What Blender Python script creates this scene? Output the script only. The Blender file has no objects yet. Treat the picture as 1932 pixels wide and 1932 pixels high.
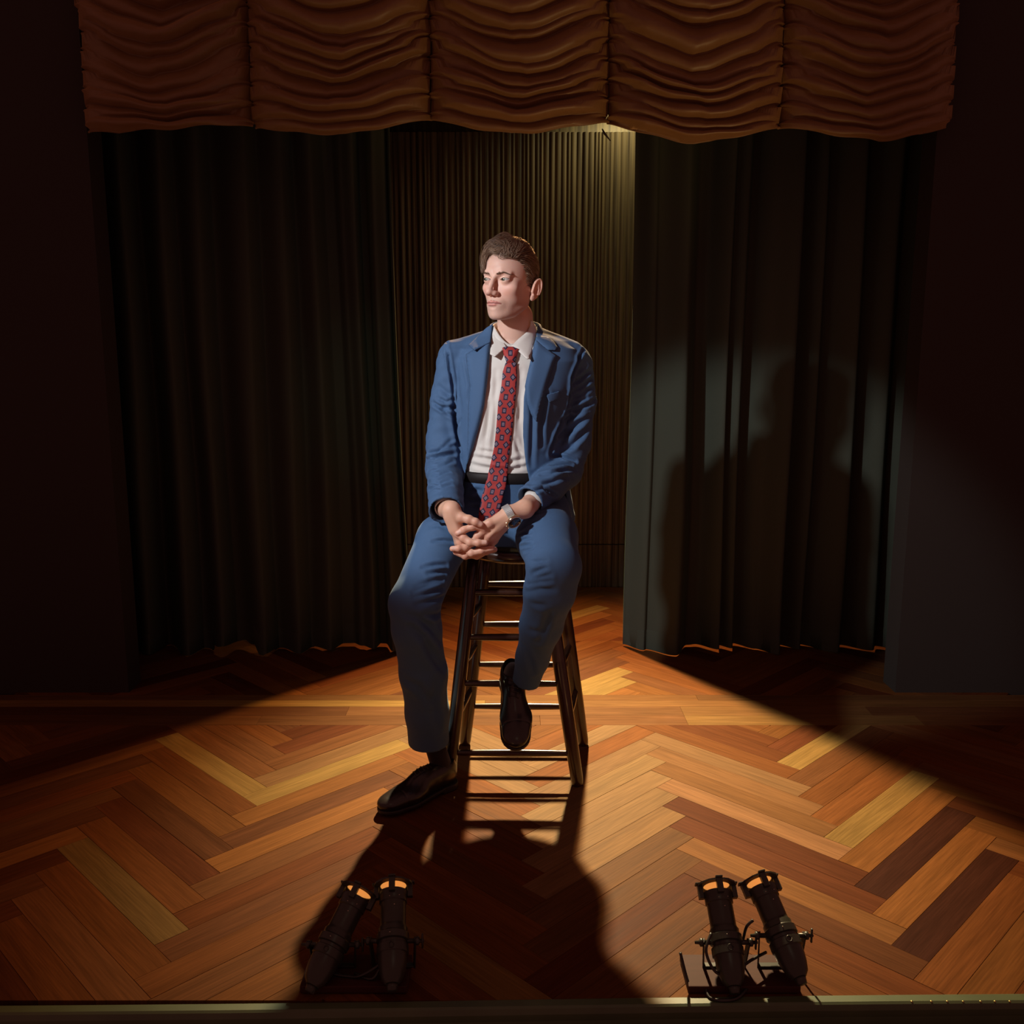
import bpy, bmesh, math, random
import numpy as np
from mathutils import Vector, Matrix
from mathutils.bvhtree import BVHTree
random.seed(7)
rng = np.random.default_rng(5)
SC = bpy.context.scene
COL = SC.collection
R = math.radians

# ------------------------------------------------------------------ camera
F_PX, PITCH, CAM_H = 1800.0, R(10.2), 1.33
cd = bpy.data.cameras.new('camera'); cam = bpy.data.objects.new('camera', cd); COL.objects.link(cam)
cd.sensor_width = 36.0; cd.lens = 36.0*F_PX/1932.0; cd.clip_start = 0.05
cam.location = (0, 0, CAM_H); cam.rotation_euler = (R(90)-PITCH, 0, 0)
SC.camera = cam

# ------------------------------------------------------------------ world, exposure, lights
w = bpy.data.worlds.new('world'); SC.world = w; w.use_nodes = True
w.node_tree.nodes['Background'].inputs[0].default_value = (0.10, 0.036, 0.030, 1)
w.node_tree.nodes['Background'].inputs[1].default_value = 1.75
SC.view_settings.view_transform = 'Standard'; SC.view_settings.look = 'None'
SC.view_settings.exposure = 0.0; SC.view_settings.gamma = 1.0; SC.view_settings.use_curve_mapping = False

def spot(name, loc, target, power, color, angle, blend, radius):
    l = bpy.data.lights.new(name, 'SPOT'); o = bpy.data.objects.new(name, l); COL.objects.link(o)
    l.energy = power; l.color = color; l.spot_size = R(angle); l.spot_blend = blend; l.shadow_soft_size = radius
    o.location = loc
    d = Vector(target)-Vector(loc)
    o.rotation_euler = d.to_track_quat('-Z', 'Y').to_euler()
    return o
# warm lamp hanging upstage behind the valance: lights the floor through the gap in the curtains
spot('back_lamp', (0.10, 4.74, 2.62), (0.20, 2.86, 0.0), 1500, (1.0, 0.93, 0.58), 45, 1.0, 0.045)
spot('amber_floor_fill', (0.13, 4.74, 2.62), (0.42, 3.15, 0.0), 800, (1.0, 0.48, 0.17), 72, 1.0, 0.045)  # wide amber fill, added to redden the floor around the bright pool
# a small lamp grazing the ribbed back wall from its upper right corner
spot('wall_lamp', (0.62, 4.88, 2.62), (0.42, 5.08, 1.2), 16, (1.0, 0.84, 0.42), 130, 1.0, 0.03)
# key spotlight from the left of the camera, aimed at the sitter's upper body
spot('key_lamp', (-1.50, 1.38, 2.05), (-0.05, 2.82, 1.06), 200, (0.96, 0.97, 1.0), 29.5, 0.45, 0.05)
# low amber fills, added out of view to bring out the valance folds
spot('valance_fill', (1.55, 2.15, 0.05), (0.30, 3.4, 2.22), 62, (1.0, 0.62, 0.24), 40, 1.0, 0.04)
spot('valance_fill', (-1.55, 2.15, 0.05), (-0.15, 3.4, 2.22), 14, (1.0, 0.62, 0.24), 40, 1.0, 0.04)
spot('hem_fill', (-1.25, 4.70, 1.2), (-1.17, 4.12, 0.0), 7, (1.0, 0.62, 0.25), 40, 1.0, 0.05)  # unseen fill added behind the left curtain to light the floor under its hem
spot('left_curtain_fill', (-0.2, 0.3, 2.2), (-0.56, 3.9, 1.12), 20, (0.6, 1.0, 0.75), 13, 1.0, 0.06)  # green-tinted fill added to pick out the left curtain's folds
spot('stage_edge_fill', (0.35, 0.25, 2.9), (0.25, 1.78, 0.1), 4.5, (1.0, 0.93, 0.62), 34, 1.0, 0.08)  # weak fill added above the camera for the footlights and stage edge

# ------------------------------------------------------------------ pixel helpers (a pixel of the photograph and a depth give a point of the place)
CT, ST = math.cos(PITCH), math.sin(PITCH)
def ray(px, py):
    a = (px-966)/F_PX; b = (py-966)/F_PX
    return Vector((a, CT-b*ST, -ST-b*CT))
def at(px, py, Y):
    d = ray(px, py); t = Y/d.y
    return Vector((d.x*t, Y, CAM_H+d.z*t))
def ground(px, py, z=0.0):
    d = ray(px, py); t = (z-CAM_H)/d.z
    return Vector((d.x*t, d.y*t, z))

# ------------------------------------------------------------------ materials
def new_mat(name):
    m = bpy.data.materials.new(name); m.use_nodes = True
    nt = m.node_tree; b = nt.nodes['Principled BSDF']
    return m, nt, b
def N(nt, kind, **kw):
    n = nt.nodes.new(kind)
    for k, v in kw.items():
        if k in n.inputs: n.inputs[k].default_value = v
        else: setattr(n, k, v)
    return n
def L(nt, a, ao, b, bi): nt.links.new(a.outputs[ao], b.inputs[bi])
def simple(name, col, rough=0.6, metal=0.0, spec=0.5, noise=0.0, scale=30.0, bump=0.0, stretch=(1,1,1), sheen=0.0, coat=0.0, sheen_tint=None):
    m, nt, b = new_mat(name)
    b.inputs['Base Color'].default_value = (*col, 1); b.inputs['Roughness'].default_value = rough
    b.inputs['Metallic'].default_value = metal; b.inputs['Specular IOR Level'].default_value = spec
    if sheen: b.inputs['Sheen Weight'].default_value = sheen
    if sheen_tint: b.inputs['Sheen Tint'].default_value = (*sheen_tint, 1)
    if coat: b.inputs['Coat Weight'].default_value = coat; b.inputs['Coat Roughness'].default_value = 0.15
    if noise or bump:
        tc = N(nt, 'ShaderNodeTexCoord'); mp = N(nt, 'ShaderNodeMapping'); mp.inputs['Scale'].default_value = stretch
        nz = N(nt, 'ShaderNodeTexNoise', Scale=scale, Detail=5.0)
        L(nt, tc, 'Object', mp, 'Vector'); L(nt, mp, 'Vector', nz, 'Vector')
        if noise:
            mx = N(nt, 'ShaderNodeMix', data_type='RGBA')
            mx.inputs[6].default_value = (*[max(0, c*(1-noise)) for c in col], 1)
            mx.inputs[7].default_value = (*[min(1, c*(1+noise)) for c in col], 1)
            L(nt, nz, 'Fac', mx, 0); nt.links.new(mx.outputs[2], b.inputs['Base Color'])
        if bump:
            bp = N(nt, 'ShaderNodeBump', Strength=bump, Distance=0.002)
            L(nt, nz, 'Fac', bp, 'Height'); L(nt, bp, 'Normal', b, 'Normal')
    return m

def wood_block_mat(name, rough=0.52):
    m, nt, b = new_mat(name)
    tc = N(nt, 'ShaderNodeTexCoord'); oi = N(nt, 'ShaderNodeObjectInfo')
    ad = N(nt, 'ShaderNodeVectorMath', operation='MULTIPLY_ADD')
    cmb = N(nt, 'ShaderNodeCombineXYZ')
    for i in range(3): L(nt, oi, 'Random', cmb, i)
    ad.inputs[1].default_value = (17.0, 31.0, 53.0)
    L(nt, cmb, 0, ad, 0); L(nt, tc, 'Object', ad, 2)
    mp = N(nt, 'ShaderNodeMapping'); mp.inputs['Scale'].default_value = (2.2, 34.0, 20.0)
    L(nt, ad, 0, mp, 'Vector')
    n1 = N(nt, 'ShaderNodeTexNoise', Scale=1.0, Detail=6.0, Roughness=0.62, Distortion=0.6); L(nt, mp, 0, n1, 'Vector')
    mp2 = N(nt, 'ShaderNodeMapping'); mp2.inputs['Scale'].default_value = (9.0, 260.0, 60.0)
    L(nt, ad, 0, mp2, 'Vector')
    n2 = N(nt, 'ShaderNodeTexNoise', Scale=1.0, Detail=3.0); L(nt, mp2, 0, n2, 'Vector')
    r1 = N(nt, 'ShaderNodeMapRange'); r1.inputs[1].default_value = 0.30; r1.inputs[2].default_value = 1.75
    r1.inputs[3].default_value = 0.50; r1.inputs[4].default_value = 1.42; L(nt, n1, 'Fac', r1, 0)
    r2 = N(nt, 'ShaderNodeMapRange'); r2.inputs[1].default_value = 0.3; r2.inputs[2].default_value = 0.7
    r2.inputs[3].default_value = 0.80; r2.inputs[4].default_value = 1.16; L(nt, n2, 'Fac', r2, 0)
    mu = N(nt, 'ShaderNodeMath', operation='MULTIPLY'); L(nt, r1, 0, mu, 0); L(nt, r2, 0, mu, 1)
    sc = N(nt, 'ShaderNodeVectorMath', operation='SCALE'); L(nt, oi, 'Color', sc, 0); L(nt, mu, 0, sc, 'Scale')
    L(nt, sc, 0, b, 'Base Color')
    rr = N(nt, 'ShaderNodeMapRange'); rr.inputs[3].default_value = rough-0.06; rr.inputs[4].default_value = rough+0.14
    L(nt, n1, 'Fac', rr, 0); L(nt, rr, 0, b, 'Roughness')
    b.inputs['Specular IOR Level'].default_value = 0.03
    bp = N(nt, 'ShaderNodeBump', Strength=0.25, Distance=0.0006); L(nt, n2, 'Fac', bp, 'Height'); L(nt, bp, 0, b, 'Normal')
    return m

M_BLOCK = wood_block_mat('parquet_wood')
M_SUB = simple('dark_joint', (0.07, 0.026, 0.011), 0.9)

# ------------------------------------------------------------------ object helpers
def link(name, me, mat=None, parent=None, smooth=False):
    o = bpy.data.objects.new(name, me); COL.objects.link(o)
    if mat and not me.materials: me.materials.append(mat)
    if parent: o.parent = parent
    if smooth:
        me.polygons.foreach_set('use_smooth', [True]*len(me.polygons))
    return o
def from_bm(name, bm, mat=None, parent=None, smooth=False):
    bmesh.ops.recalc_face_normals(bm, faces=bm.faces)
    me = bpy.data.meshes.new(name); bm.to_mesh(me); bm.free()
    return link(name, me, mat, parent, smooth)
def from_data(name, vs, fs, mat=None, parent=None, smooth=False):
    me = bpy.data.meshes.new(name); me.from_pydata([tuple(v) for v in vs], [], fs); me.update()
    return link(name, me, mat, parent, smooth)
def tag(o, label=None, cat=None, group=None, kind=None):
    if label: o['label'] = label
    if cat: o['category'] = cat
    if group: o['group'] = group
    if kind: o['kind'] = kind
    return o
def empty(name, loc, label, cat, group=None, rz=0.0):
    o = bpy.data.objects.new(name, None); COL.objects.link(o); o.location = loc; o.rotation_euler = (0, 0, rz)
    return tag(o, label, cat, group)
def bm_box(bm, c, s, rot=None, bevel=0.0):
    r = bmesh.ops.create_cube(bm, size=1.0)
    vs = r['verts']
    for v in vs: v.co = Vector((v.co.x*s[0], v.co.y*s[1], v.co.z*s[2]))
    if bevel:
        es = list({e for v in vs for e in v.link_edges})
        rb = bmesh.ops.bevel(bm, geom=es, offset=bevel, segments=2, affect='EDGES', profile=0.5)
        vs = list({v for f in rb['faces'] for v in f.verts} | {v for v in vs if v.is_valid})
    for v in vs:
        if rot: v.co = rot @ v.co
        v.co += Vector(c)
    return vs
def frame_for(t, up=Vector((0, 0, 1))):
    t = t.normalized()
    if abs(t.dot(up)) > 0.95: up = Vector((1, 0, 0))
    n = (up - t*up.dot(t)).normalized(); b = t.cross(n)
    return n, b
def bm_tube(bm, pts, rad, seg=10, cap=True, flat=1.0, up=Vector((0, 0, 1))):
    """tube along pts; rad scalar or list; flat squashes along the frame normal"""
    pts = [Vector(p) for p in pts]
    if not hasattr(rad, '__len__'): rad = [rad]*len(pts)
    rings = []
    n_prev = None
    for i, p in enumerate(pts):
        t = (pts[min(i+1, len(pts)-1)]-pts[max(i-1, 0)])
        if n_prev is None: n, b = frame_for(t, up)
        else:
            t = t.normalized(); n = (n_prev - t*n_prev.dot(t)).normalized(); b = t.cross(n)
        n_prev = n
        rings.append([bm.verts.new(p + (n*math.cos(2*math.pi*k/seg)*flat + b*math.sin(2*math.pi*k/seg))*rad[i]) for k in range(seg)])
    for a, c in zip(rings, rings[1:]):
        for k in range(seg):
            bm.faces.new((a[k], a[(k+1) % seg], c[(k+1) % seg], c[k]))
    if cap:
        bm.faces.new(rings[0][::-1]); bm.faces.new(rings[-1])
    return rings
def bm_lathe(bm, prof, seg=28, M=Matrix.Identity(4)):
    """prof: (radius, z) pairs revolved about local z, moved by M"""
    rings = []
    for r, z in prof:
        if r < 1e-6: rings.append([bm.verts.new(M @ Vector((0, 0, z)))])
        else: rings.append([bm.verts.new(M @ Vector((r*math.cos(2*math.pi*k/seg), r*math.sin(2*math.pi*k/seg), z))) for k in range(seg)])
    for a, c in zip(rings, rings[1:]):
        if len(a) == 1 and len(c) == 1: continue
        for k in range(seg):
            k2 = (k+1) % seg
            if len(a) == 1: bm.faces.new((a[0], c[k2], c[k]))
            elif len(c) == 1: bm.faces.new((a[k], a[k2], c[0]))
            else: bm.faces.new((a[k], a[k2], c[k2], c[k]))

# ------------------------------------------------------------------ floor: herringbone parquet, every block a piece
floor = from_data('floor', [(-2.7, 1.745, -0.02), (2.7, 1.745, -0.02), (2.7, 5.2, -0.02), (-2.7, 5.2, -0.02),
                            (-2.7, 1.745, -0.012), (2.7, 1.745, -0.012), (2.7, 5.2, -0.012), (-2.7, 5.2, -0.012)],
                  [(4, 5, 6, 7), (3, 2, 1, 0), (0, 1, 5, 4), (1, 2, 6, 5), (2, 3, 7, 6), (3, 0, 4, 7)], M_SUB)
tag(floor, kind='structure')
def clip(poly, xmin, xmax, ymin, ymax):
    for ax, lim, sg in ((0, xmin, 1), (0, xmax, -1), (1, ymin, 1), (1, ymax, -1)):
        out = []
        for i, p in enumerate(poly):
            q = poly[(i+1) % len(poly)]
            ip = (p[ax]-lim)*sg >= 0; iq = (q[ax]-lim)*sg >= 0
            if ip: out.append(p)
            if ip != iq:
                t = (lim-p[ax])/(q[ax]-p[ax]); out.append((p[0]+(q[0]-p[0])*t, p[1]+(q[1]-p[1])*t))
        poly = out
        if not poly: return []
    return poly
def inset(poly, d):
    n = len(poly); cx = sum(p[0] for p in poly)/n; cy = sum(p[1] for p in poly)/n
    out = []
    for i in range(n):
        p0, p1, p2 = Vector(poly[i-1]), Vector(poly[i]), Vector(poly[(i+1) % n])
        e1 = (p1-p0); e2 = (p2-p1)
        if e1.length < 1e-5 or e2.length < 1e-5: out.append(tuple(p1)); continue
        e1.normalize(); e2.normalize()
        n1 = Vector((-e1.y, e1.x)); n2 = Vector((-e2.y, e2.x)); k = n1+n2
        if k.length < 1e-4: out.append(tuple(p1)); continue
        k = k/(1+n1.dot(n2)); out.append((p1.x+k.x*d, p1.y+k.y*d))
    return out
def block_mesh(poly, zt=0.0, zb=-0.012, ch=0.0006):
    n = len(poly); top = inset(poly, ch)
    vs = [(x, y, zb) for x, y in poly]+[(x, y, zt-ch*0.8) for x, y in poly]+[(x, y, zt) for x, y in top]
    fs = [tuple(range(2*n, 3*n))]
    for i in range(n):
        j = (i+1) % n
        fs.append((i, j, n+j, n+i)); fs.append((n+i, n+j, 2*n+j, 2*n+i))
    me = bpy.data.meshes.new('parquet_block'); me.from_pydata(vs, [], fs); me.update(); me.materials.append(M_BLOCK)
    return me
WB, NB = 0.0832, 7
LB = WB*NB
gap = 0.0003
base_poly = [(gap, gap), (LB-gap, gap), (LB-gap, WB-gap), (gap, WB-gap)]
shared = block_mesh(base_poly)
WD = 0.62
tones = [(0.255, 0.090, 0.026), (0.22, 0.070, 0.022), (0.28, 0.106, 0.030), (0.17, 0.052, 0.019), (0.31, 0.122, 0.034),
         (0.23, 0.090, 0.032), (0.26, 0.092, 0.026), (0.19, 0.070, 0.027)]
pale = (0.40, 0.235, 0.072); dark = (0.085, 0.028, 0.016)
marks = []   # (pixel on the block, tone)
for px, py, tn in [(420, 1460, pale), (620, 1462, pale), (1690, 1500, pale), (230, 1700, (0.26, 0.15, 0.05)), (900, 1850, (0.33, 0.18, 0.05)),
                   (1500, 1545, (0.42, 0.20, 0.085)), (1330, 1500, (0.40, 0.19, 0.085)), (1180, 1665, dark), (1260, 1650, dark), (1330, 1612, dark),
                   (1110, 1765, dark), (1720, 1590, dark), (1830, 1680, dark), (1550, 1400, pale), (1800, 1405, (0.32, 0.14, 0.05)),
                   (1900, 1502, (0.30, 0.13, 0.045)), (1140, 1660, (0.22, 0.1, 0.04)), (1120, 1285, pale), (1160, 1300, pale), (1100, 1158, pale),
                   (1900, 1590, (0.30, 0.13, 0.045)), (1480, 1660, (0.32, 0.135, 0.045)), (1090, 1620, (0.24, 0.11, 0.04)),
                   (1150, 1450, (0.37, 0.215, 0.10)), (1120, 1500, (0.36, 0.205, 0.09)), (1190, 1480, (0.38, 0.21, 0.095)), (1140, 1540, (0.36, 0.20, 0.09)), (1200, 1550, (0.33, 0.175, 0.075)),  # from here on the back lamp's hot spot is painted into the block tones
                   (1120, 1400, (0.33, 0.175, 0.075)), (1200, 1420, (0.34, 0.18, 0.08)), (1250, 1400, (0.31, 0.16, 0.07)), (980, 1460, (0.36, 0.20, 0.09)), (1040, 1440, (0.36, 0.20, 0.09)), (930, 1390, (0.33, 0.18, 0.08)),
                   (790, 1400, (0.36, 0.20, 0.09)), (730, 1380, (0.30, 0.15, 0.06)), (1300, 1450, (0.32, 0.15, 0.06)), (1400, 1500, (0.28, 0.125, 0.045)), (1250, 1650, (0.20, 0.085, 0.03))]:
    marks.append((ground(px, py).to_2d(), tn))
def put_block(mesh, loc, rz, colr):
    o = bpy.data.objects.new('parquet_block', mesh); COL.objects.link(o); o.parent = floor
    o.location = loc; o.rotation_euler = (0, 0, rz); o.color = (*colr, 1)
    return o
def in_poly(pt, poly):
    c = False; n = len(poly)
    for i in range(n):
        x1, y1 = poly[i]; x2, y2 = poly[i-1]
        if (y1 > pt[1]) != (y2 > pt[1]) and pt[0] < (x2-x1)*(pt[1]-y1)/(y2-y1)+x1: c = not c
    return c
def herringbone(xmin, xmax, ymin, ymax, x0, y0):
    s = WB/math.sqrt(2)
    for c in range(-6, 7):
        for k in range(-40, 60):
            for kind in (0, 1):
                # lattice origin (k, k) + c*(n, -n)
                u = k + c*NB; v = k - c*NB + (1 if kind else 0)
                ox = x0+(u-v)*s; oy = y0+(u+v)*s
                if kind == 0: a = math.pi/4; loc = (ox, oy)
                else: a = math.pi/4+math.pi/2; loc = (ox+s, oy+s)   # runs up-left: local y points towards the near side
                ca, sa = math.cos(a), math.sin(a)
                wp = [(loc[0]+x*ca-y*sa, loc[1]+x*sa+y*ca) for x, y in base_poly]
                cp = clip(wp, xmin, xmax, ymin, ymax)
                if len(cp) < 3: continue
                area = abs(sum(cp[i-1][0]*cp[i][1]-cp[i][0]*cp[i-1][1] for i in range(len(cp))))/2
                if area < 0.0004: continue
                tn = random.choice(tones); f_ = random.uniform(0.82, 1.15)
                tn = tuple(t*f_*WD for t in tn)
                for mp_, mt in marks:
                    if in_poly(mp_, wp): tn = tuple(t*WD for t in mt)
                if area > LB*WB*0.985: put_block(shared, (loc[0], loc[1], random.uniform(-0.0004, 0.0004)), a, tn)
                else:
                    lp = [((x-loc[0])*ca+(y-loc[1])*sa, -(x-loc[0])*sa+(y-loc[1])*ca) for x, y in cp]
                    q = []
                    for p in lp:
                        if not q or (Vector(p)-Vector(q[-1])).length > 1e-4: q.append(p)
                    if (Vector(q[0])-Vector(q[-1])).length < 1e-4: q.pop()
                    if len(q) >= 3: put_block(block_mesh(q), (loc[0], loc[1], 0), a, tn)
herringbone(-2.2, 2.2, 1.745, 3.165, 0.083, 1.75)
herringbone(-1.9, 1.9, 3.455, 4.12, 0.083, 3.30)
herringbone(-0.75, 0.75, 4.12, 5.07, 0.083, 3.30)
yb = 3.165
for wdt, cuts, cols in ((0.088, (-2.2, -0.9, 0.10, 0.62, 1.45, 2.2), [(0.21, 0.09, 0.034)]*2+[(0.26, 0.11, 0.04), (0.33, 0.17, 0.055), (0.24, 0.10, 0.036)]),
                        (0.085, (-2.2, -0.6, 0.62, 1.30, 2.2), [(0.18, 0.075, 0.03), (0.27, 0.12, 0.045), (0.30, 0.145, 0.05), (0.22, 0.09, 0.035)]),
                        (0.062, (-2.2, -0.10, 0.95, 2.2), [(0.42, 0.24, 0.07), (0.30, 0.14, 0.048), (0.26, 0.12, 0.04)]),
                        (0.055, (-2.2, -0.35, 0.70, 2.2), [(0.25, 0.12, 0.042), (0.27, 0.12, 0.04), (0.22, 0.10, 0.036)])):
    for (xa, xb), tn in zip(zip(cuts, cuts[1:]), cols):
        put_block(block_mesh([(gap, gap), (xb-xa-gap, gap), (xb-xa-gap, wdt-gap), (gap, wdt-gap)]), (xa, yb, 0), 0, tuple(t*WD for t in tn))
    yb += wdt

# ------------------------------------------------------------------ stage lip and walls
M_LIP = simple('green_edge_paint', (0.055, 0.075, 0.035), 0.45, noise=0.35, scale=9)
M_BLACK = simple('black_paint', (0.012, 0.007, 0.006), 0.8)
bm = bmesh.new()
prof = [(0.0, -0.013), (0.0, 0.0015), (-0.004, 0.004), (-0.022, 0.004), (-0.027, 0.001), (-0.028, -0.012), (-0.024, -0.03), (-0.024, -0.06), (0, -0.06)]
xs = [-2.4+4.8*i/24 for i in range(25)]
rings = [[bm.verts.new((x, 1.745-0.0+0.018*x/1.05+y+0.002*math.sin(x*3), z)) for y, z in prof] for x in xs]
for a, c in zip(rings, rings[1:]):
    for k in range(len(prof)): bm.faces.new((a[k], a[(k+1) % len(prof)], c[(k+1) % len(prof)], c[k]))
bm.faces.new(rings[0]); bm.faces.new(rings[-1])
tag(from_bm('trim_1', bm, M_LIP), kind='structure')
bm = bmesh.new(); bm_box(bm, (0, 1.70, -0.41), (5.4, 0.05, 0.70)); lipwall = tag(from_bm('wall_front', bm, M_BLACK), kind='structure')
M_NAIL = simple('brass_tack', (0.55, 0.42, 0.15), 0.35, metal=0.9)
tr = bpy.data.objects['trim_1']
for px in (1720, 1757, 1787, 1817, 1850, 1877, 1905):
    p = ground(px, 1889, 0.004); bm = bmesh.new()
    bm_lathe(bm, [(0.0, 0.0012), (0.0016, 0.0008), (0.0022, 0.0), (0.0022, -0.001)], 8, Matrix.Translation(p))
    from_bm('tack', bm, M_NAIL, tr, True)

# back wall: vertical ribs of uneven width
def wall_mat():
    m, nt, b = new_mat('ribbed_wall')
    tc = N(nt, 'ShaderNodeTexCoord'); mp = N(nt, 'ShaderNodeMapping'); mp.inputs['Scale'].default_value = (60, 1, 1.6)
    nz = N(nt, 'ShaderNodeTexNoise', Scale=1.0, Detail=4.0); L(nt, tc, 'Object', mp, 0); L(nt, mp, 0, nz, 'Vector')
    cr = N(nt, 'ShaderNodeValToRGB'); cr.color_ramp.elements[0].position = 0.35; cr.color_ramp.elements[0].color = (0.06, 0.045, 0.03, 1)
    cr.color_ramp.elements[1].position = 0.7; cr.color_ramp.elements[1].color = (0.20, 0.155, 0.085, 1)
    L(nt, nz, 'Fac', cr, 0); L(nt, cr, 0, b, 'Base Color'); b.inputs['Roughness'].default_value = 0.5
    return m
M_RIB = wall_mat()
xs = [-0.95]; 
while xs[-1] < 0.95: xs.append(xs[-1]+random.choice([0.018, 0.024, 0.03, 0.036]))
pts = []
for a, b_ in zip(xs, xs[1:]):
    wd = b_-a; dp = random.uniform(0.008, 0.014)
    for t in (0.0, 0.12, 0.3, 0.5, 0.7, 0.88): pts.append((a+wd*t, 5.085 - dp*math.sin(math.pi*t)**0.7 if t else 5.085))
vs, fs = [], []
for lvl, (z0, z1, off) in enumerate(((0.0, 0.235, 0.002), (0.24, 2.365, 0.0))):
    b0 = len(vs)
    for x, y in pts: vs.append((x, y-off, z0)); vs.append((x, y-off, z1))
    for i in range(len(pts)-1): fs.append((b0+2*i, b0+2*i+2, b0+2*i+3, b0+2*i+1))
wall_back = from_data('wall_back', vs+[(-2.7, 5.09, -0.02), (2.7, 5.09, -0.02), (2.7, 5.09, 3.0), (-2.7, 5.09, 3.0), (-2.7, 5.19, -0.02), (2.7, 5.19, -0.02), (2.7, 5.19, 3.0), (-2.7, 5.19, 3.0)],
    fs+[tuple(len(vs)+i for i in q) for q in ((0, 1, 2, 3), (5, 4, 7, 6), (3, 2, 6, 7), (0, 4, 5, 1), (0, 3, 7, 4), (1, 5, 6, 2))], M_RIB, None, True)
tag(wall_back, kind='structure')
M_WALL = simple('dark_brown_wall', (0.020, 0.014, 0.010), 0.9)
for nm, x in (('wall_left', -2.65), ('wall_right', 2.65)):
    bm = bmesh.new(); bm_box(bm, (x, 4.25, 1.5), (0.1, 1.68, 3.04)); tag(from_bm(nm, bm, M_WALL), kind='structure')
bm = bmesh.new(); bm_box(bm, (0, 4.25, 3.05), (5.4, 1.68, 0.1)); tag(from_bm('ceiling', bm, M_WALL), kind='structure')
# proscenium piers left and right of the valance
for nm, sx in (('wall_proscenium_left', -1), ('wall_proscenium_right', 1)):
    bm = bmesh.new(); bm_box(bm, (sx*2.05, 3.54, 1.5), (1.16, 0.12, 3.04)); tag(from_bm(nm, bm, M_WALL), kind='structure')

# ------------------------------------------------------------------ green stage curtains
def curtain_mat():
    m, nt, b = new_mat('green_velvet')
    b.inputs['Base Color'].default_value = (0.048, 0.056, 0.041, 1); b.inputs['Roughness'].default_value = 0.85
    b.inputs['Specular IOR Level'].default_value = 0.15
    b.inputs['Sheen Weight'].default_value = 0.08; b.inputs['Sheen Roughness'].default_value = 0.35
    b.inputs['Sheen Tint'].default_value = (0.30, 0.75, 0.48, 1)
    tc = N(nt, 'ShaderNodeTexCoord'); nz = N(nt, 'ShaderNodeTexNoise', Scale=420.0, Detail=2.0); L(nt, tc, 'Object', nz, 'Vector')
    bp = N(nt, 'ShaderNodeBump', Strength=0.25, Distance=0.001); L(nt, nz, 'Fac', bp, 'Height'); L(nt, bp, 0, b, 'Normal')
    return m
M_VELVET = curtain_mat()
def curtain(name, prof, hem, lean, label, zt=2.75, nz=26):
    """prof: (x, y) pleat points; hem(x) -> height of hem; lean(z) -> sideways shift"""
    xs = np.array([p[0] for p in prof]); ys = np.array([p[1] for p in prof])
    dens = 14
    P = []
    for i in range(len(xs)-1):
        for k in range(dens):
            t = k/dens; s = t*t*(3-2*t)
            P.append((xs[i]+(xs[i+1]-xs[i])*t, ys[i]+(ys[i+1]-ys[i])*s))
    P.append((xs[-1], ys[-1]))
    n = len(P); vs = []; fs = []
    for j in range(nz+1):
        v = j/nz
        for i, (x, y) in enumerate(P):
            z0 = hem(x); z = z0+(zt-z0)*v**1.15
            k = 1.0-0.25*v
            yy = 3.98+(y-3.98)*k + 0.006*math.sin(x*37+z*1.3)+0.004*math.sin(z*5+x*11)
            vs.append((x+lean(z, x)+0.006*math.sin(z*2.2+x*9), yy, z))
    for j in range(nz):
        for i in range(n-1): fs.append((j*n+i, j*n+i+1, (j+1)*n+i+1, (j+1)*n+i))
    o = from_data(name, vs, fs, M_VELVET, None, True)
    so = o.modifiers.new('cloth_thickness', 'SOLIDIFY'); so.thickness = 0.006; so.offset = 0
    tag(o, label, 'curtain')
    # sewn hem band
    bvs, bfs = [], []
    for h_, dy in ((0.0, -0.0048), (0.085, -0.0048), (0.088, -0.0034)):
        for i, (x, y) in enumerate(P):
            z = hem(x)+h_+0.001; yy = 3.98+(y-3.98) + 0.006*math.sin(x*37+z*1.3)+0.004*math.sin(z*5+x*11)
            bvs.append((x+lean(z, x)+0.006*math.sin(z*2.2+x*9), yy+dy, z))
    for j in range(2):
        for i in range(n-1): bfs.append((j*n+i, j*n+i+1, (j+1)*n+i+1, (j+1)*n+i))
    from_data('hem_band', bvs, bfs, M_VELVET, o, True)
    return o
rp = [(0.495, 4.05), (0.575, 3.97), (0.59, 3.985), (0.70, 3.895), (0.765, 4.03), (0.80, 4.04), (0.885, 3.95), (0.90, 4.01), (0.947, 3.98), (0.972, 4.06),
      (1.06, 3.99), (1.147, 3.92), (1.175, 4.05), (1.255, 3.98), (1.28, 4.05), (1.40, 3.93), (1.44, 4.03)]
x = 1.44
while x < 2.55:
    a = random.uniform(0.10, 0.18); rp += [(x+a, random.uniform(3.90, 3.94)), (x+a+0.04, random.uniform(4.0, 4.05))]; x += a+0.04
def hem_r(x): return 0.006+0.010*max(0, math.sin((x-0.72)*9.5))*(1 if x > 0.6 else 0)+0.004*math.exp(-((x-0.5)/0.03)**2)
curtain('stage_curtain', rp, hem_r, lambda z, x: 0.0-0.022*(z/2.1)*math.exp(-(x-0.49)/0.25)*-1*0.0,
        'dark green velvet stage curtain to the right of the seated man')
lp = [(-2.55, 3.98)]
x = -2.55
while x < -0.92:
    a = random.uniform(0.10, 0.17); lp += [(x+a, random.uniform(3.90, 3.94)), (x+a+0.035, random.uniform(4.0, 4.05))]; x += a+0.035
lp = [p for p in lp if p[0] < -0.86]
lp += [(-0.78, 3.95), (-0.74, 4.05), (-0.70, 4.05), (-0.655, 4.00), (-0.60, 3.955), (-0.585, 4.04), (-0.56, 4.04), (-0.515, 3.93), (-0.475, 3.985), (-0.462, 4.03), (-0.445, 3.975)]
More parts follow.
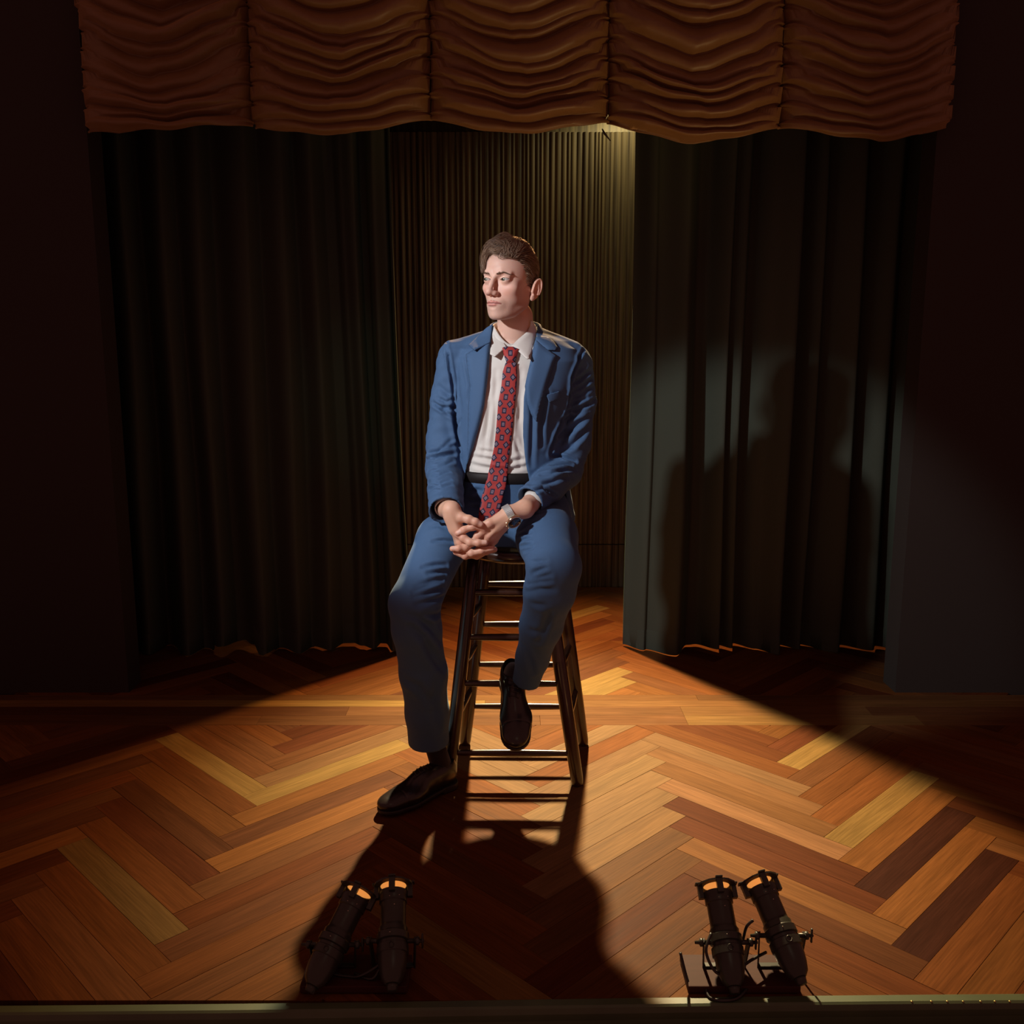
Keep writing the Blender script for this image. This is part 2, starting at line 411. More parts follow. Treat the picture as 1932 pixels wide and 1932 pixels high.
def hem_l(x):
    h = 0.006
    if -1.30 < x < -1.10: h = 0.038+0.004*math.sin(x*90)
    elif -1.10 <= x < -1.085: h = 0.02
    if -1.06 < x < -1.03: h = 0.014
    if -0.86 < x < -0.42: h = 0.010+0.007*math.sin((x+0.86)*7)
    return h
curtain('stage_curtain', lp, hem_l, lambda z, x: -0.045*min(1.0, max(0, z-0.3)/1.8)*math.exp((x+0.43)/0.35),
        'dark green velvet stage curtain to the left of the seated man')

# ------------------------------------------------------------------ ruched valance
def valance():
    M = simple('amber_satin', (0.135, 0.070, 0.022), 0.5, sheen=0.3, noise=0.15, scale=60, bump=0.05, sheen_tint=(1, 0.6, 0.3))
    yv = 3.40
    root = empty('valance', (0, yv, 2.02), 'rust brown ruched festoon valance hanging across the top of the stage', 'curtain')
    gx = [-1.45, -0.882, -0.277, 0.325, 0.91, 1.49]
    hz = [2.03, 2.045, 2.07, 2.058, 2.04, 2.05]      # hem at gathers
    cz = [2.018, 2.006, 2.008, 1.985, 1.985]                # hem at swag centres
    top = 2.62
    NU, NV = 70, 190
    for s in range(5):
        r_ = random.Random(40+s)
        # fold centre positions along v (0 hem .. 1 top) with widths and strengths, slightly different left and right
        folds = []; v = 0.035
        while v < 1.02:
            st = r_.uniform(0.062, 0.125); folds.append((v, st, r_.uniform(0.55, 1.0), r_.uniform(-0.02, 0.02), r_.uniform(0.0, 0.35), r_.choice([0, 1]))); v += st
        vs, fs = [], []
        fv = np.array([f[0] for f in folds])
        for j in range(NV+1):
            v = j/NV
            for i in range(NU+1):
                u = i/NU; par = 4*u*(1-u); edge = min(u, 1-u)
                zh = hz[s]+(hz[s+1]-hz[s])*u
                sag_h = max(0.0, (hz[s]+hz[s+1])/2-cz[s]); sag_t = 0.135
                sagv = sag_h+(sag_t-sag_h)*min(1, v*2.2)
                x = gx[s]+(gx[s+1]-gx[s])*u
                tri = max(0.0, 1-abs(2*u-1-0.10*math.sin(s*2.1+v*9))); shp = 0.55*par+0.45*(tri-0.10*math.exp(-((2*u-1)/0.08)**2)*0.5)
                z = zh+(top-zh)*v-sagv*shp
                d = 0.0
                for (c, st, am, tl, fade, side) in folds:
                    cc = c+tl*(u-0.5)*2
                    if abs(v-cc) < st*1.2:
                        t = (v-cc)/st
                        a = am
                        if fade > 0.22: a *= (1-0.75*max(0, 1-abs((u if side else 1-u)-0.0)*2.4))
                        # asymmetric hump: steep underside, soft top
                        if -0.5 < t < 0.9:
                            k = (t+0.5)/1.4
                            d = max(d, a*math.sin(math.pi*k**0.6)**0.85)
                # V shaped break near the swag centre on some folds
                env = (0.40+0.60*min(1, edge*5.0)) * (0.8+0.2*par)
                y = yv-0.088*d*env-0.030*par**0.6+0.02
                # crumples at the gathers
                y += 0.010*math.exp(-edge*26)*math.sin(v*115+s*2)+0.022*math.exp(-edge*30)
                x += 0.004*math.sin(v*60+s)*math.exp(-edge*14)
                z += 0.004*math.sin(u*19+s*3+v*9)*par
                kp = 0.8*math.exp(-edge*11); zp = zh+0.012+round((z-zh-0.012)/0.062)*0.062
                if v > 0.01: z += kp*(zp-z)*0.8; y += kp*0.016*(1-abs(z-zp)/0.0275 if abs(z-zp) < 0.0275 else 0)
                vs.append((x, y-yv, z-2.02))
        for j in range(NV):
            for i in range(NU):
                a = j*(NU+1)+i; fs.append((a, a+1, a+NU+2, a+NU+1))
        o = from_data('swag', vs, fs, M, root, True)
        # hem band folded under
        bm = bmesh.new()
        pts = [Vector((vs[i][0], vs[i][1]+0.006, vs[i][2]+0.002)) for i in range(NU+1)]
        bm_tube(bm, pts, 0.0035, 6)
        from_bm('hem_cord', bm, M, root, True)
    # unseen panel added behind the swags to stop light leaking over the top
    bm = bmesh.new(); bm_box(bm, (0.02, 0.05, 0.56), (2.93, 0.01, 0.98)); from_bm('light_block', bm, simple('light_block_dark', (0.03, 0.014, 0.009), 0.9), root)
    # loose clip and thread hanging from the hem
    bm = bmesh.new(); a = at(1136, 243, yv+0.02)-Vector((0, yv, 2.02)); b_ = at(1152, 266, yv+0.02)-Vector((0, yv, 2.02))
    bm_tube(bm, [a, a.lerp(b_, 0.4)+Vector((-0.003, 0, 0)), b_], [0.002, 0.004, 0.0015], 6); from_bm('clip', bm, M_BLACK, root, True)
valance()

# ------------------------------------------------------------------ bar stool
def stool_wood():
    m, nt, b = new_mat('dark_walnut')
    tc = N(nt, 'ShaderNodeTexCoord'); mp = N(nt, 'ShaderNodeMapping'); mp.inputs['Scale'].default_value = (60, 60, 6)
    nz = N(nt, 'ShaderNodeTexNoise', Scale=1.0, Detail=4.0); L(nt, tc, 'Object', mp, 0); L(nt, mp, 0, nz, 'Vector')
    cr = N(nt, 'ShaderNodeValToRGB'); cr.color_ramp.elements[0].color = (0.012, 0.0045, 0.0025, 1); cr.color_ramp.elements[1].color = (0.050, 0.016, 0.007, 1)
    L(nt, nz, 'Fac', cr, 0); L(nt, cr, 0, b, 'Base Color'); b.inputs['Roughness'].default_value = 0.28
    b.inputs['Coat Weight'].default_value = 0.25; b.inputs['Coat Roughness'].default_value = 0.12
    return m
M_STOOL = stool_wood()
SEAT_Z = 0.715
stool = empty('bar_stool', (0.02, 2.86, 0), 'tall dark wooden bar stool with ladder rungs under the seated man', 'stool')
SO = Vector((0.02, 2.86, 0))
feet = {'fl': Vector((-0.195, 2.71, 0)), 'fr': Vector((0.200, 2.705, 0)), 'bl': Vector((-0.158, 3.005, 0)), 'br': Vector((0.238, 3.0, 0))}
tops = {'fl': Vector((-0.115, 2.79, 0.685)), 'fr': Vector((0.095, 2.785, 0.685)), 'bl': Vector((-0.080, 2.935, 0.685)), 'br': Vector((0.140, 2.93, 0.685))}
def legp(k, z): return feet[k].lerp(tops[k], z/0.685)
for k in ('fl', 'fr', 'bl', 'br'):
    bm = bmesh.new(); zs = [0, 0.004, 0.02, 0.15, 0.3, 0.45, 0.6, 0.685]
    bm_tube(bm, [legp(k, z)-SO for z in zs], [0.015, 0.0175, 0.019, 0.0205, 0.0205, 0.020, 0.019, 0.0175], 14)
    from_bm('leg', bm, M_STOOL, stool, True)
def rung(a, ka, b_, kb, z, zr=None, r=0.0105):
    p = legp(ka, z)-SO; q = legp(kb, z if zr is None else zr)-SO
    bm = bmesh.new(); bm_tube(bm, [p, p.lerp(q, 0.06), p.lerp(q, 0.25), p.lerp(q, 0.5), p.lerp(q, 0.75), p.lerp(q, 0.94), q], [r*0.8, r*0.85, r, r*1.12, r, r*0.85, r*0.8], 12)
    from_bm('rung', bm, M_STOOL, stool, True)
for z in (0.098, 0.31, 0.45, 0.585): rung(0, 'fl', 0, 'fr', z)
for z in (0.140, 0.29, 0.43, 0.567): rung(0, 'bl', 0, 'br', z)
for z in (0.20, 0.36, 0.50): rung(0, 'fl', 0, 'bl', z); rung(0, 'fr', 0, 'br', z)
bm = bmesh.new()
bm_lathe(bm, [(0, 0.018), (0.09, 0.021), (0.125, 0.027), (0.140, 0.030), (0.150, 0.026), (0.154, 0.016), (0.151, 0.004), (0.140, -0.006), (0, -0.006)], 40, Matrix.Translation((0.0, 0.015, 0.688)))
from_bm('seat', bm, M_STOOL, stool, True)

# ------------------------------------------------------------------ footlights: two boards with two small spotlights each
M_CAN = simple('black_enamel', (0.022, 0.023, 0.016), 0.36, spec=0.45, noise=0.3, scale=25)
M_LENS, nt_, b_ = new_mat('amber_glow_lens')
b_.inputs['Base Color'].default_value = (0.55, 0.24, 0.06, 1); b_.inputs['Roughness'].default_value = 0.3
b_.inputs['Emission Color'].default_value = (1.0, 0.40, 0.09, 1); b_.inputs['Emission Strength'].default_value = 0.6
M_STEEL = simple('worn_screw', (0.35, 0.32, 0.26), 0.3, metal=1.0)
M_CABLE = simple('black_rubber', (0.014, 0.013, 0.011), 0.4)
M_BOARD = simple('stained_board', (0.042, 0.012, 0.007), 0.7, spec=0.2, noise=0.3, scale=8, stretch=(1, 12, 1))
def spotlight(root, ro, piv, aim, watt=10.0):
    """piv: pivot point (world) of the can; aim: unit direction of the beam"""
    aim = Vector(aim).normalized()
    side = Vector((1, 0, 0)); side = (side-aim*side.dot(aim)).normalized()
    fw = aim.cross(side)
    Mr = Matrix((side, fw, aim)).transposed().to_4x4(); T = Matrix.Translation(Vector(piv)-ro) @ Mr
    bm = bmesh.new()
    prof = [(0.0, -0.088), (0.014, -0.087), (0.022, -0.078), (0.0275, -0.060), (0.030, -0.045), (0.0305, -0.030), (0.0335, -0.028), (0.0335, -0.012), (0.0300, -0.010),
            (0.0300, -0.004), (0.0345, -0.002), (0.0345, 0.012), (0.0315, 0.014), (0.0305, 0.016), (0.0312, 0.024), (0.0285, 0.028), (0.0275, 0.034), (0.0275, 0.078), (0.0300, 0.080), (0.0300, 0.092),
            (0.0315, 0.094), (0.0315, 0.103), (0.0262, 0.103), (0.0262, 0.092), (0.0262, 0.06)]
    bm_lathe(bm, prof, 32, T)
    can = from_bm('spotlight', bm, M_CAN, root, True)
    mod = can.modifiers.new('edge_split', 'EDGE_SPLIT'); mod.split_angle = R(40)
    bm = bmesh.new(); bm_lathe(bm, [(0.0, 0.090), (0.012, 0.0885), (0.0262, 0.085)], 26, T); from_bm('lens', bm, M_LENS, can, True)
    # inner sleeve of the barrel mouth, the lamp's glow put into its amber colour
    bm = bmesh.new()
    for k in range(26):
        a0 = 2*math.pi*k/26; a1 = 2*math.pi*(k+1)/26
        q = [bm.verts.new(T @ Vector((0.0259*math.cos(a), 0.0259*math.sin(a), z))) for a, z in ((a0, 0.085), (a1, 0.085), (a1, 0.1028), (a0, 0.1028))]
        bm.faces.new(q)
    from_bm('inner_rim', bm, simple('amber_glow_rim', (0.5, 0.25, 0.08), 0.4, metal=0.6), can)
    # gel frame: octagonal plate with round hole standing off on three clips
    bm = bmesh.new(); n = 24
    def octr(a):
        s = math.pi/4; m_ = (a+s/2) % s - s/2
        return 0.041/math.cos(m_)
    outer = []
    for z in (0.117, 0.121):
        outer.append(([bm.verts.new(T @ Vector((octr(2*math.pi*k/n)*math.cos(2*math.pi*k/n), octr(2*math.pi*k/n)*math.sin(2*math.pi*k/n), z))) for k in range(n)],
                      [bm.verts.new(T @ Vector((0.0285*math.cos(2*math.pi*k/n), 0.0285*math.sin(2*math.pi*k/n), z))) for k in range(n)]))
    (o0, i0), (o1, i1) = outer
    for k in range(n):
        k2 = (k+1) % n
        bm.faces.new((o1[k], o1[k2], i1[k2], i1[k])); bm.faces.new((o0[k2], o0[k], i0[k], i0[k2]))
        bm.faces.new((o0[k], o0[k2], o1[k2], o1[k])); bm.faces.new((i0[k2], i0[k], i1[k], i1[k2]))
    for a in (R(-90), R(0), R(180), R(90)):
        Rm = Matrix.Rotation(a, 4, 'Z')
        for c_, s_ in (((0.0365, 0, 0.107), (0.011, 0.013, 0.032)), ((0.041, 0, 0.123), (0.010, 0.015, 0.004))):
            vs_ = bm_box(bm, (0, 0, 0), s_, bevel=0.0008)
            for v in vs_: v.co = T @ (Rm @ (v.co+Vector(c_)))
    from_bm('colour_frame', bm, M_CAN, can)
    bm = bmesh.new(); bm_lathe(bm, [(0.0, 0.1192), (0.0300, 0.1192), (0.0300, 0.1186), (0.0, 0.1186)], 28, T); from_bm('glow_disc', bm, M_LENS, can)  # emissive disc added for the lamplight on the inside of the frame
    # latch, screws, badge
    for (a, z, r_) in ((R(-80), 0.066, 0.0018), (R(-100), 0.084, 0.0016), (R(-60), 0.086, 0.0015), (R(-95), 0.005, 0.0016)):
        rad = 0.0277 if z < 0.08 and z > 0.03 else (0.0347 if z < 0.02 else 0.0302)
        bm = bmesh.new(); c = T @ Vector((rad*math.cos(a), rad*math.sin(a), z)); bmesh.ops.create_icosphere(bm, subdivisions=2, radius=r_, matrix=Matrix.Translation(c))
        from_bm('screw', bm, M_STEEL, can, True)
    bm = bmesh.new()
    pts = [T @ Vector((0.0345*math.cos(R(-90)+0.16*math.cos(t)), 0.0345*math.sin(R(-90)+0.16*math.cos(t)), -0.020+0.006*math.sin(t))) for t in [2*math.pi*k/12 for k in range(13)]]
    bm_tube(bm, pts, 0.0011, 6); from_bm('badge_ring', bm, M_CAN, can, True)
    # yoke: two arms and foot, knobs
    base = Vector((piv[0], piv[1]+0.0, 0.020))-ro
    p = Vector(piv)-ro
    up = Vector((0, 0, 1))
    bm = bmesh.new(); arm = 0.047
    sd = Vector((1, 0, 0))
    for s_ in (-1, 1):
        t_ = p+sd*arm*s_; bpt = Vector((p.x+arm*s_*0.92, base.y+0.012, base.z+0.004))
        d = (t_-bpt); ln = d.length; q = d.to_track_quat('Z', 'Y').to_matrix().to_4x4()
        vs_ = bm_box(bm, (0, 0, 0), (0.0032, 0.013, ln+0.012), bevel=0.0008)
        for v in vs_: v.co = (q @ v.co)+(t_+bpt)/2
    vs_ = bm_box(bm, (p.x, base.y+0.012, base.z+0.002), (arm*2*0.92, 0.014, 0.0032), bevel=0.0008)
    from_bm('yoke', bm, M_CAN, can)
    for s_ in (-1, 1):
        bm = bmesh.new(); T2 = Matrix.Translation(p) @ Matrix.Rotation(s_*math.pi/2, 4, 'Y')
        bm_lathe(bm, [(0.005, 0.031), (0.005, 0.047), (0.0085, 0.049), (0.0085, 0.055), (0.004, 0.057), (0.003, 0.066), (0, 0.066)], 12, T2)
        if s_ == 1:
            vs_ = bm_box(bm, (p.x+0.0625, p.y, p.z), (0.004, 0.007, 0.032), rot=None, bevel=0.0015)
        from_bm('knob', bm, M_CAN, can, True)
    # tail socket and its lead
    bm = bmesh.new(); c0 = T @ Vector((0, 0.0, -0.086)); c1 = T @ Vector((0, 0, -0.100))
    bm_tube(bm, [c0, c1], [0.013, 0.010], 14); from_bm('socket', bm, M_CAN, can, True)
    # a lamp inside the barrel
    l = bpy.data.lights.new('spot_bulb', 'SPOT'); lo = bpy.data.objects.new('spot_bulb', l); COL.objects.link(lo)
    l.energy = watt; l.color = (1.0, 0.50, 0.17); l.spot_size = R(84); l.spot_blend = 1.0; l.shadow_soft_size = 0.02
    lo.location = Vector(piv)+aim*0.1245; lo.rotation_euler = aim.to_track_quat('-Z', 'Y').to_euler()
    return can, T
def footlight(cx, cy, label, specs, wid, cables):
    root = empty('footlight', (cx, cy, 0), label, 'stage light', 'footlights on the stage edge')
    ro = Vector((cx, cy, 0))
    bm = bmesh.new(); bm_box(bm, (0, 0, 0.011), (wid, 0.105, 0.016), bevel=0.002)
    from_bm('base_board', bm, M_BOARD, root)
    bm = bmesh.new(); bm_box(bm, (0, 0.0, 0.0015), (wid*0.96, 0.09, 0.003)); from_bm('pad', bm, M_CABLE, root)
    for piv, aim, wt in specs: spotlight(root, ro, piv, aim, wt)
    for c in cables:
        bm = bmesh.new()
        P = [Vector(q) for q in c]; S = []
        for i in range(len(P)-1):
            p0, p1, p2, p3 = P[max(i-1, 0)], P[i], P[i+1], P[min(i+2, len(P)-1)]
            for k in range(6):
                t = k/6; S.append(0.5*((2*p1)+(p2-p0)*t+(2*p0-5*p1+4*p2-p3)*t*t+(3*p1-p0-3*p2+p3)*t**3)-ro)
        S.append(P[-1]-ro); bm_tube(bm, S, 0.0032, 8); from_bm('cable', bm, M_CABLE, root, True)
    return root
def aimv(p0, p1): return (p1-p0).normalized()
FY = 1.815
# pivots and muzzles located from the photograph, at stage-edge depth
lp1, lm1 = at(628, 1782, FY), at(668, 1702, FY+0.070)
lp2, lm2 = at(741, 1775, FY), at(742, 1700, FY+0.070)
rp1, rm1 = at(1370, 1778, FY), at(1356, 1698, FY+0.070)
rp2, rm2 = at(1475, 1765, FY), at(1443, 1690, FY+0.070)
footlight(-0.327, FY, 'black twin footlight in shadow at the left of the stage edge',
          [(lp1, aimv(lp1, lm1), 0.5), (lp2, aimv(lp2, lm2), 0.5)], 0.222,
          [[(-0.39, 1.83, 0.07), (-0.385, 1.80, 0.03), (-0.34, 1.79, 0.022), (-0.31, 1.785, 0.03), (-0.27, 1.80, 0.05), (-0.245, 1.83, 0.075)],
           [(-0.27, 1.80, 0.05), (-0.29, 1.78, 0.024), (-0.33, 1.80, 0.022)]])
footlight(0.480, FY, 'black twin footlight on a reddish board, right part of the stage edge',
          [(rp1, aimv(rp1, rm1), 0.7), (rp2, aimv(rp2, rm2), 0.5)], 0.232,
          [[(0.415, 1.80, 0.115), (0.40, 1.775, 0.09), (0.42, 1.765, 0.05), (0.455, 1.77, 0.045), (0.50, 1.80, 0.052), (0.54, 1.83, 0.05)],
           [(0.40, 1.768, 0.012), (0.405, 1.745, 0.006), (0.43, 1.735, 0.008), (0.46, 1.74, 0.010), (0.485, 1.765, 0.012)],
           [(0.49, 1.83, 0.08), (0.492, 1.815, 0.12), (0.505, 1.815, 0.135)],
           [(0.368, 1.772, 0.012), (0.362, 1.79, 0.03), (0.352, 1.80, 0.07)]])

# ------------------------------------------------------------------ signed distance modelling (numpy) and surface nets
def V(*a): return np.array(a, float)
def smin(a, b, k):
    h = np.clip(0.5+0.5*(b-a)/k, 0, 1)
    return b*(1-h)+a*h-k*h*(1-h)
def smax(a, b, k): return -smin(-a, -b, k)
def sd_ell(P, c, r, M=None):
    q = P-np.asarray(c)
    if M is not None: q = q @ M
    r = np.asarray(r, float)
    k0 = np.linalg.norm(q/r, axis=1); k1 = np.linalg.norm(q/(r*r), axis=1)
    return k0*(k0-1)/np.maximum(k1, 1e-9)
def sd_cap(P, a, b, ra, rb):
    a = np.asarray(a, float); b = np.asarray(b, float); ab = b-a
    t = np.clip(((P-a) @ ab)/max(1e-12, ab @ ab), 0, 1)
    return np.linalg.norm(P-a-t[:, None]*ab, axis=1)-(ra+(rb-ra)*t)
def sd_chain(P, pts, rad, k=0.0):
    d = None
    for i in range(len(pts)-1):
        e = sd_cap(P, pts[i], pts[i+1], rad[i], rad[i+1])
        d = e if d is None else (smin(d, e, k) if k else np.minimum(d, e))
    return d
def sd_loft(P, secs):
    """secs rows: z, cx, cy, ax, by, power; vertical stack of superellipses"""
    S = np.array(secs, float); S = S[np.argsort(S[:, 0])]
    z = P[:, 2]; c = [np.interp(z, S[:, 0], S[:, k]) for k in range(1, 6)]
    x = np.abs(P[:, 0]-c[0])/c[2]; y = np.abs(P[:, 1]-c[1])/c[3]
    n = c[4]; rr = (x**n+y**n)**(1/n)
    d = (rr-1)*np.minimum(c[2], c[3])*0.95
    return np.maximum(d, np.maximum(S[0, 0]-z, z-S[-1, 0]))
def surface_nets(f, lo, hi, h, B=5):
    lo = np.asarray(lo, float); hi = np.asarray(hi, float)
    n = np.ceil((hi-lo)/(h*B)).astype(int)
    nb = n; N_ = nb*B+1
    cx = [lo[i]+(np.arange(nb[i])+0.5)*h*B for i in range(3)]
    G = np.stack(np.meshgrid(*cx, indexing='ij'), -1).reshape(-1, 3)
    dc = f(G)
    near = (np.abs(dc) < h*B*1.35).reshape(nb)
    sign = np.where(dc < 0, -1.0, 1.0).reshape(nb)
    A = np.repeat(np.repeat(np.repeat(sign, B, 0), B, 1), B, 2).astype(np.float32)
    A = np.pad(A, ((0, 1),)*3, mode='edge')
    m = np.zeros(N_, bool)
    nm = np.repeat(np.repeat(np.repeat(near, B, 0), B, 1), B, 2)
    for dx in (0, 1):
        for dy in (0, 1):
            for dz in (0, 1):
                m[dx:dx+nm.shape[0], dy:dy+nm.shape[1], dz:dz+nm.shape[2]] |= nm
    idx = np.argwhere(m)
    vals = np.empty(len(idx), np.float32)
    for s in range(0, len(idx), 400000):
        vals[s:s+400000] = f(lo+idx[s:s+400000]*h)
    A[m] = vals; A[A == 0] = 1e-9
    ins = A < 0
    c8 = ins[:-1, :-1, :-1].astype(np.int8)
    tot = sum(ins[dx:ins.shape[0]-1+dx, dy:ins.shape[1]-1+dy, dz:ins.shape[2]-1+dz].astype(np.int8) for dx in (0, 1) for dy in (0, 1) for dz in (0, 1))
    cells = np.argwhere((tot > 0) & (tot < 8))
    vid = -np.ones(tot.shape, np.int64); vid[tuple(cells.T)] = np.arange(len(cells))
    acc = np.zeros((len(cells), 3)); cnt = np.zeros(len(cells))
    cor = {(dx, dy, dz): A[cells[:, 0]+dx, cells[:, 1]+dy, cells[:, 2]+dz].astype(float) for dx in (0, 1) for dy in (0, 1) for dz in (0, 1)}
    for a in cor:
        for ax in range(3):
            if a[ax] == 1: continue
            b = list(a); b[ax] = 1; b = tuple(b)
            va, vb = cor[a], cor[b]; cr = (va < 0) != (vb < 0)
            t = np.where(cr, va/np.where(cr, va-vb, 1), 0)
            p = np.zeros((len(cells), 3)) + np.array(a, float); p[:, ax] = t
            acc += p*cr[:, None]; cnt += cr
    verts = lo+(cells+acc/cnt[:, None])*h
    quads = []
    for ax in range(3):
        o1, o2 = [(1, 2), (2, 0), (0, 1)][ax]
        sl0 = [slice(None)]*3; sl1 = [slice(None)]*3
        sl0[ax] = slice(0, -1); sl1[ax] = slice(1, None)
        cr = ins[tuple(sl0)] != ins[tuple(sl1)]
        e = np.argwhere(cr)
        ok = (e[:, o1] > 0) & (e[:, o2] > 0) & (e[:, o1] < tot.shape[o1]) & (e[:, o2] < tot.shape[o2])
        e = e[ok]
        neg = ins[e[:, 0], e[:, 1], e[:, 2]]
        def cid(d1, d2):
            q = e.copy(); q[:, o1] -= d1; q[:, o2] -= d2
            return vid[q[:, 0], q[:, 1], q[:, 2]]
        Q = np.stack([cid(1, 1), cid(0, 1), cid(0, 0), cid(1, 0)], 1)
        Q[~neg] = Q[~neg][:, ::-1]
        quads.append(Q)
    Q = np.concatenate(quads); Q = Q[(Q >= 0).all(1)]
    return verts, Q
def relax(verts, Q, it=1, lam=0.5):
    E = np.concatenate([Q[:, [0, 1]], Q[:, [1, 2]], Q[:, [2, 3]], Q[:, [3, 0]]])
    for _ in range(it):
        s = np.zeros_like(verts); c = np.zeros(len(verts))
        np.add.at(s, E[:, 0], verts[E[:, 1]]); np.add.at(s, E[:, 1], verts[E[:, 0]])
        np.add.at(c, E[:, 0], 1); np.add.at(c, E[:, 1], 1)
        verts = verts+lam*(s/np.maximum(c, 1)[:, None]-verts)
    return verts
def quad_object(name, verts, Q, mat, parent=None, colors=None, org=None):
    me = bpy.data.meshes.new(name)
    vv = verts-np.asarray(org) if org is not None else verts
    me.vertices.add(len(vv)); me.vertices.foreach_set('co', vv.astype(np.float32).ravel())
    me.loops.add(Q.size); me.loops.foreach_set('vertex_index', Q.astype(np.int32).ravel())
    me.polygons.add(len(Q)); me.polygons.foreach_set('loop_start', (np.arange(len(Q))*4).astype(np.int32))
    me.polygons.foreach_set('use_smooth', np.ones(len(Q), bool)); me.update(calc_edges=True); me.validate()
    if colors is not None:
        ca = me.color_attributes.new('paint', 'FLOAT_COLOR', 'POINT')
        ca.data.foreach_set('color', np.concatenate([colors, np.ones((len(colors), 1))], 1).astype(np.float32).ravel())
    return link(name, me, mat, parent)
def vnormals(verts, Q):
    n = np.cross(verts[Q[:, 2]]-verts[Q[:, 0]], verts[Q[:, 3]]-verts[Q[:, 1]])
    N_ = np.zeros_like(verts)
    for k in range(4): np.add.at(N_, Q[:, k], n)
    return N_/np.maximum(np.linalg.norm(N_, axis=1), 1e-12)[:, None]
def bvh_of(verts, Q): return BVHTree.FromPolygons([tuple(v) for v in verts], [tuple(int(i) for i in q) for q in Q])
CAMV = Vector((0, 0, CAM_H))
def cast(bvh, px, py):
    hit = bvh.ray_cast(CAMV, ray(px, py).normalized(), 6.0)
    return hit[0]
def px_of(P):
    """photograph pixel of world points (array)"""
    x = P[:, 0]; y = P[:, 1]; z = P[:, 2]-CAM_H
    dpt = y*CT-z*ST; upc = y*ST+z*CT
    return 966+F_PX*x/dpt, 966-F_PX*upc/dpt
def seg_dist(P, pts):
    """distance to a polyline and parameter 0..1 along it"""
    best = np.full(len(P), 1e9); par = np.zeros(len(P)); side = np.zeros((len(P), 3))
    L_ = [np.linalg.norm(pts[i+1]-pts[i]) for i in range(len(pts)-1)]; tot = sum(L_); acc = 0
    for i in range(len(pts)-1):
        a, b = pts[i], pts[i+1]; ab = b-a
        t = np.clip(((P-a) @ ab)/max(1e-12, ab @ ab), 0, 1)
        q = P-a-t[:, None]*ab; d = np.linalg.norm(q, axis=1); m = d < best
        best[m] = d[m]; par[m] = (acc+t[m]*L_[i])/tot; side[m] = q[m]; acc += L_[i]
    return best, par, side
def crease(verts, Q, bvh, lines):
    """press folds into a cloth mesh. lines: (pixel polyline, depth mm, width mm)"""
    nrm = vnormals(verts, Q); disp = np.zeros(len(verts))
    for pl, dep, wd in lines:
        pts = []
        for p in pl:
            h_ = cast(bvh, *p)
            if h_ is not None: pts.append(np.array(h_))
        if len(pts) < 2: continue
        lo = np.min(pts, 0)-0.03; hi = np.max(pts, 0)+0.03
        m = np.where(((verts > lo) & (verts < hi)).all(1))[0]
        if not len(m): continue
        d, t, _ = seg_dist(verts[m], pts)
        env = np.clip(np.sin(np.pi*np.clip(0.08+0.84*t, 0, 1)), 0, 1)**0.7
        w_ = wd*0.001
        disp[m] += dep*0.001*env*(-np.exp(-(d/w_)**2)+0.55*np.exp(-((d-2.0*w_)/(1.1*w_))**2))
    return verts+nrm*disp[:, None]
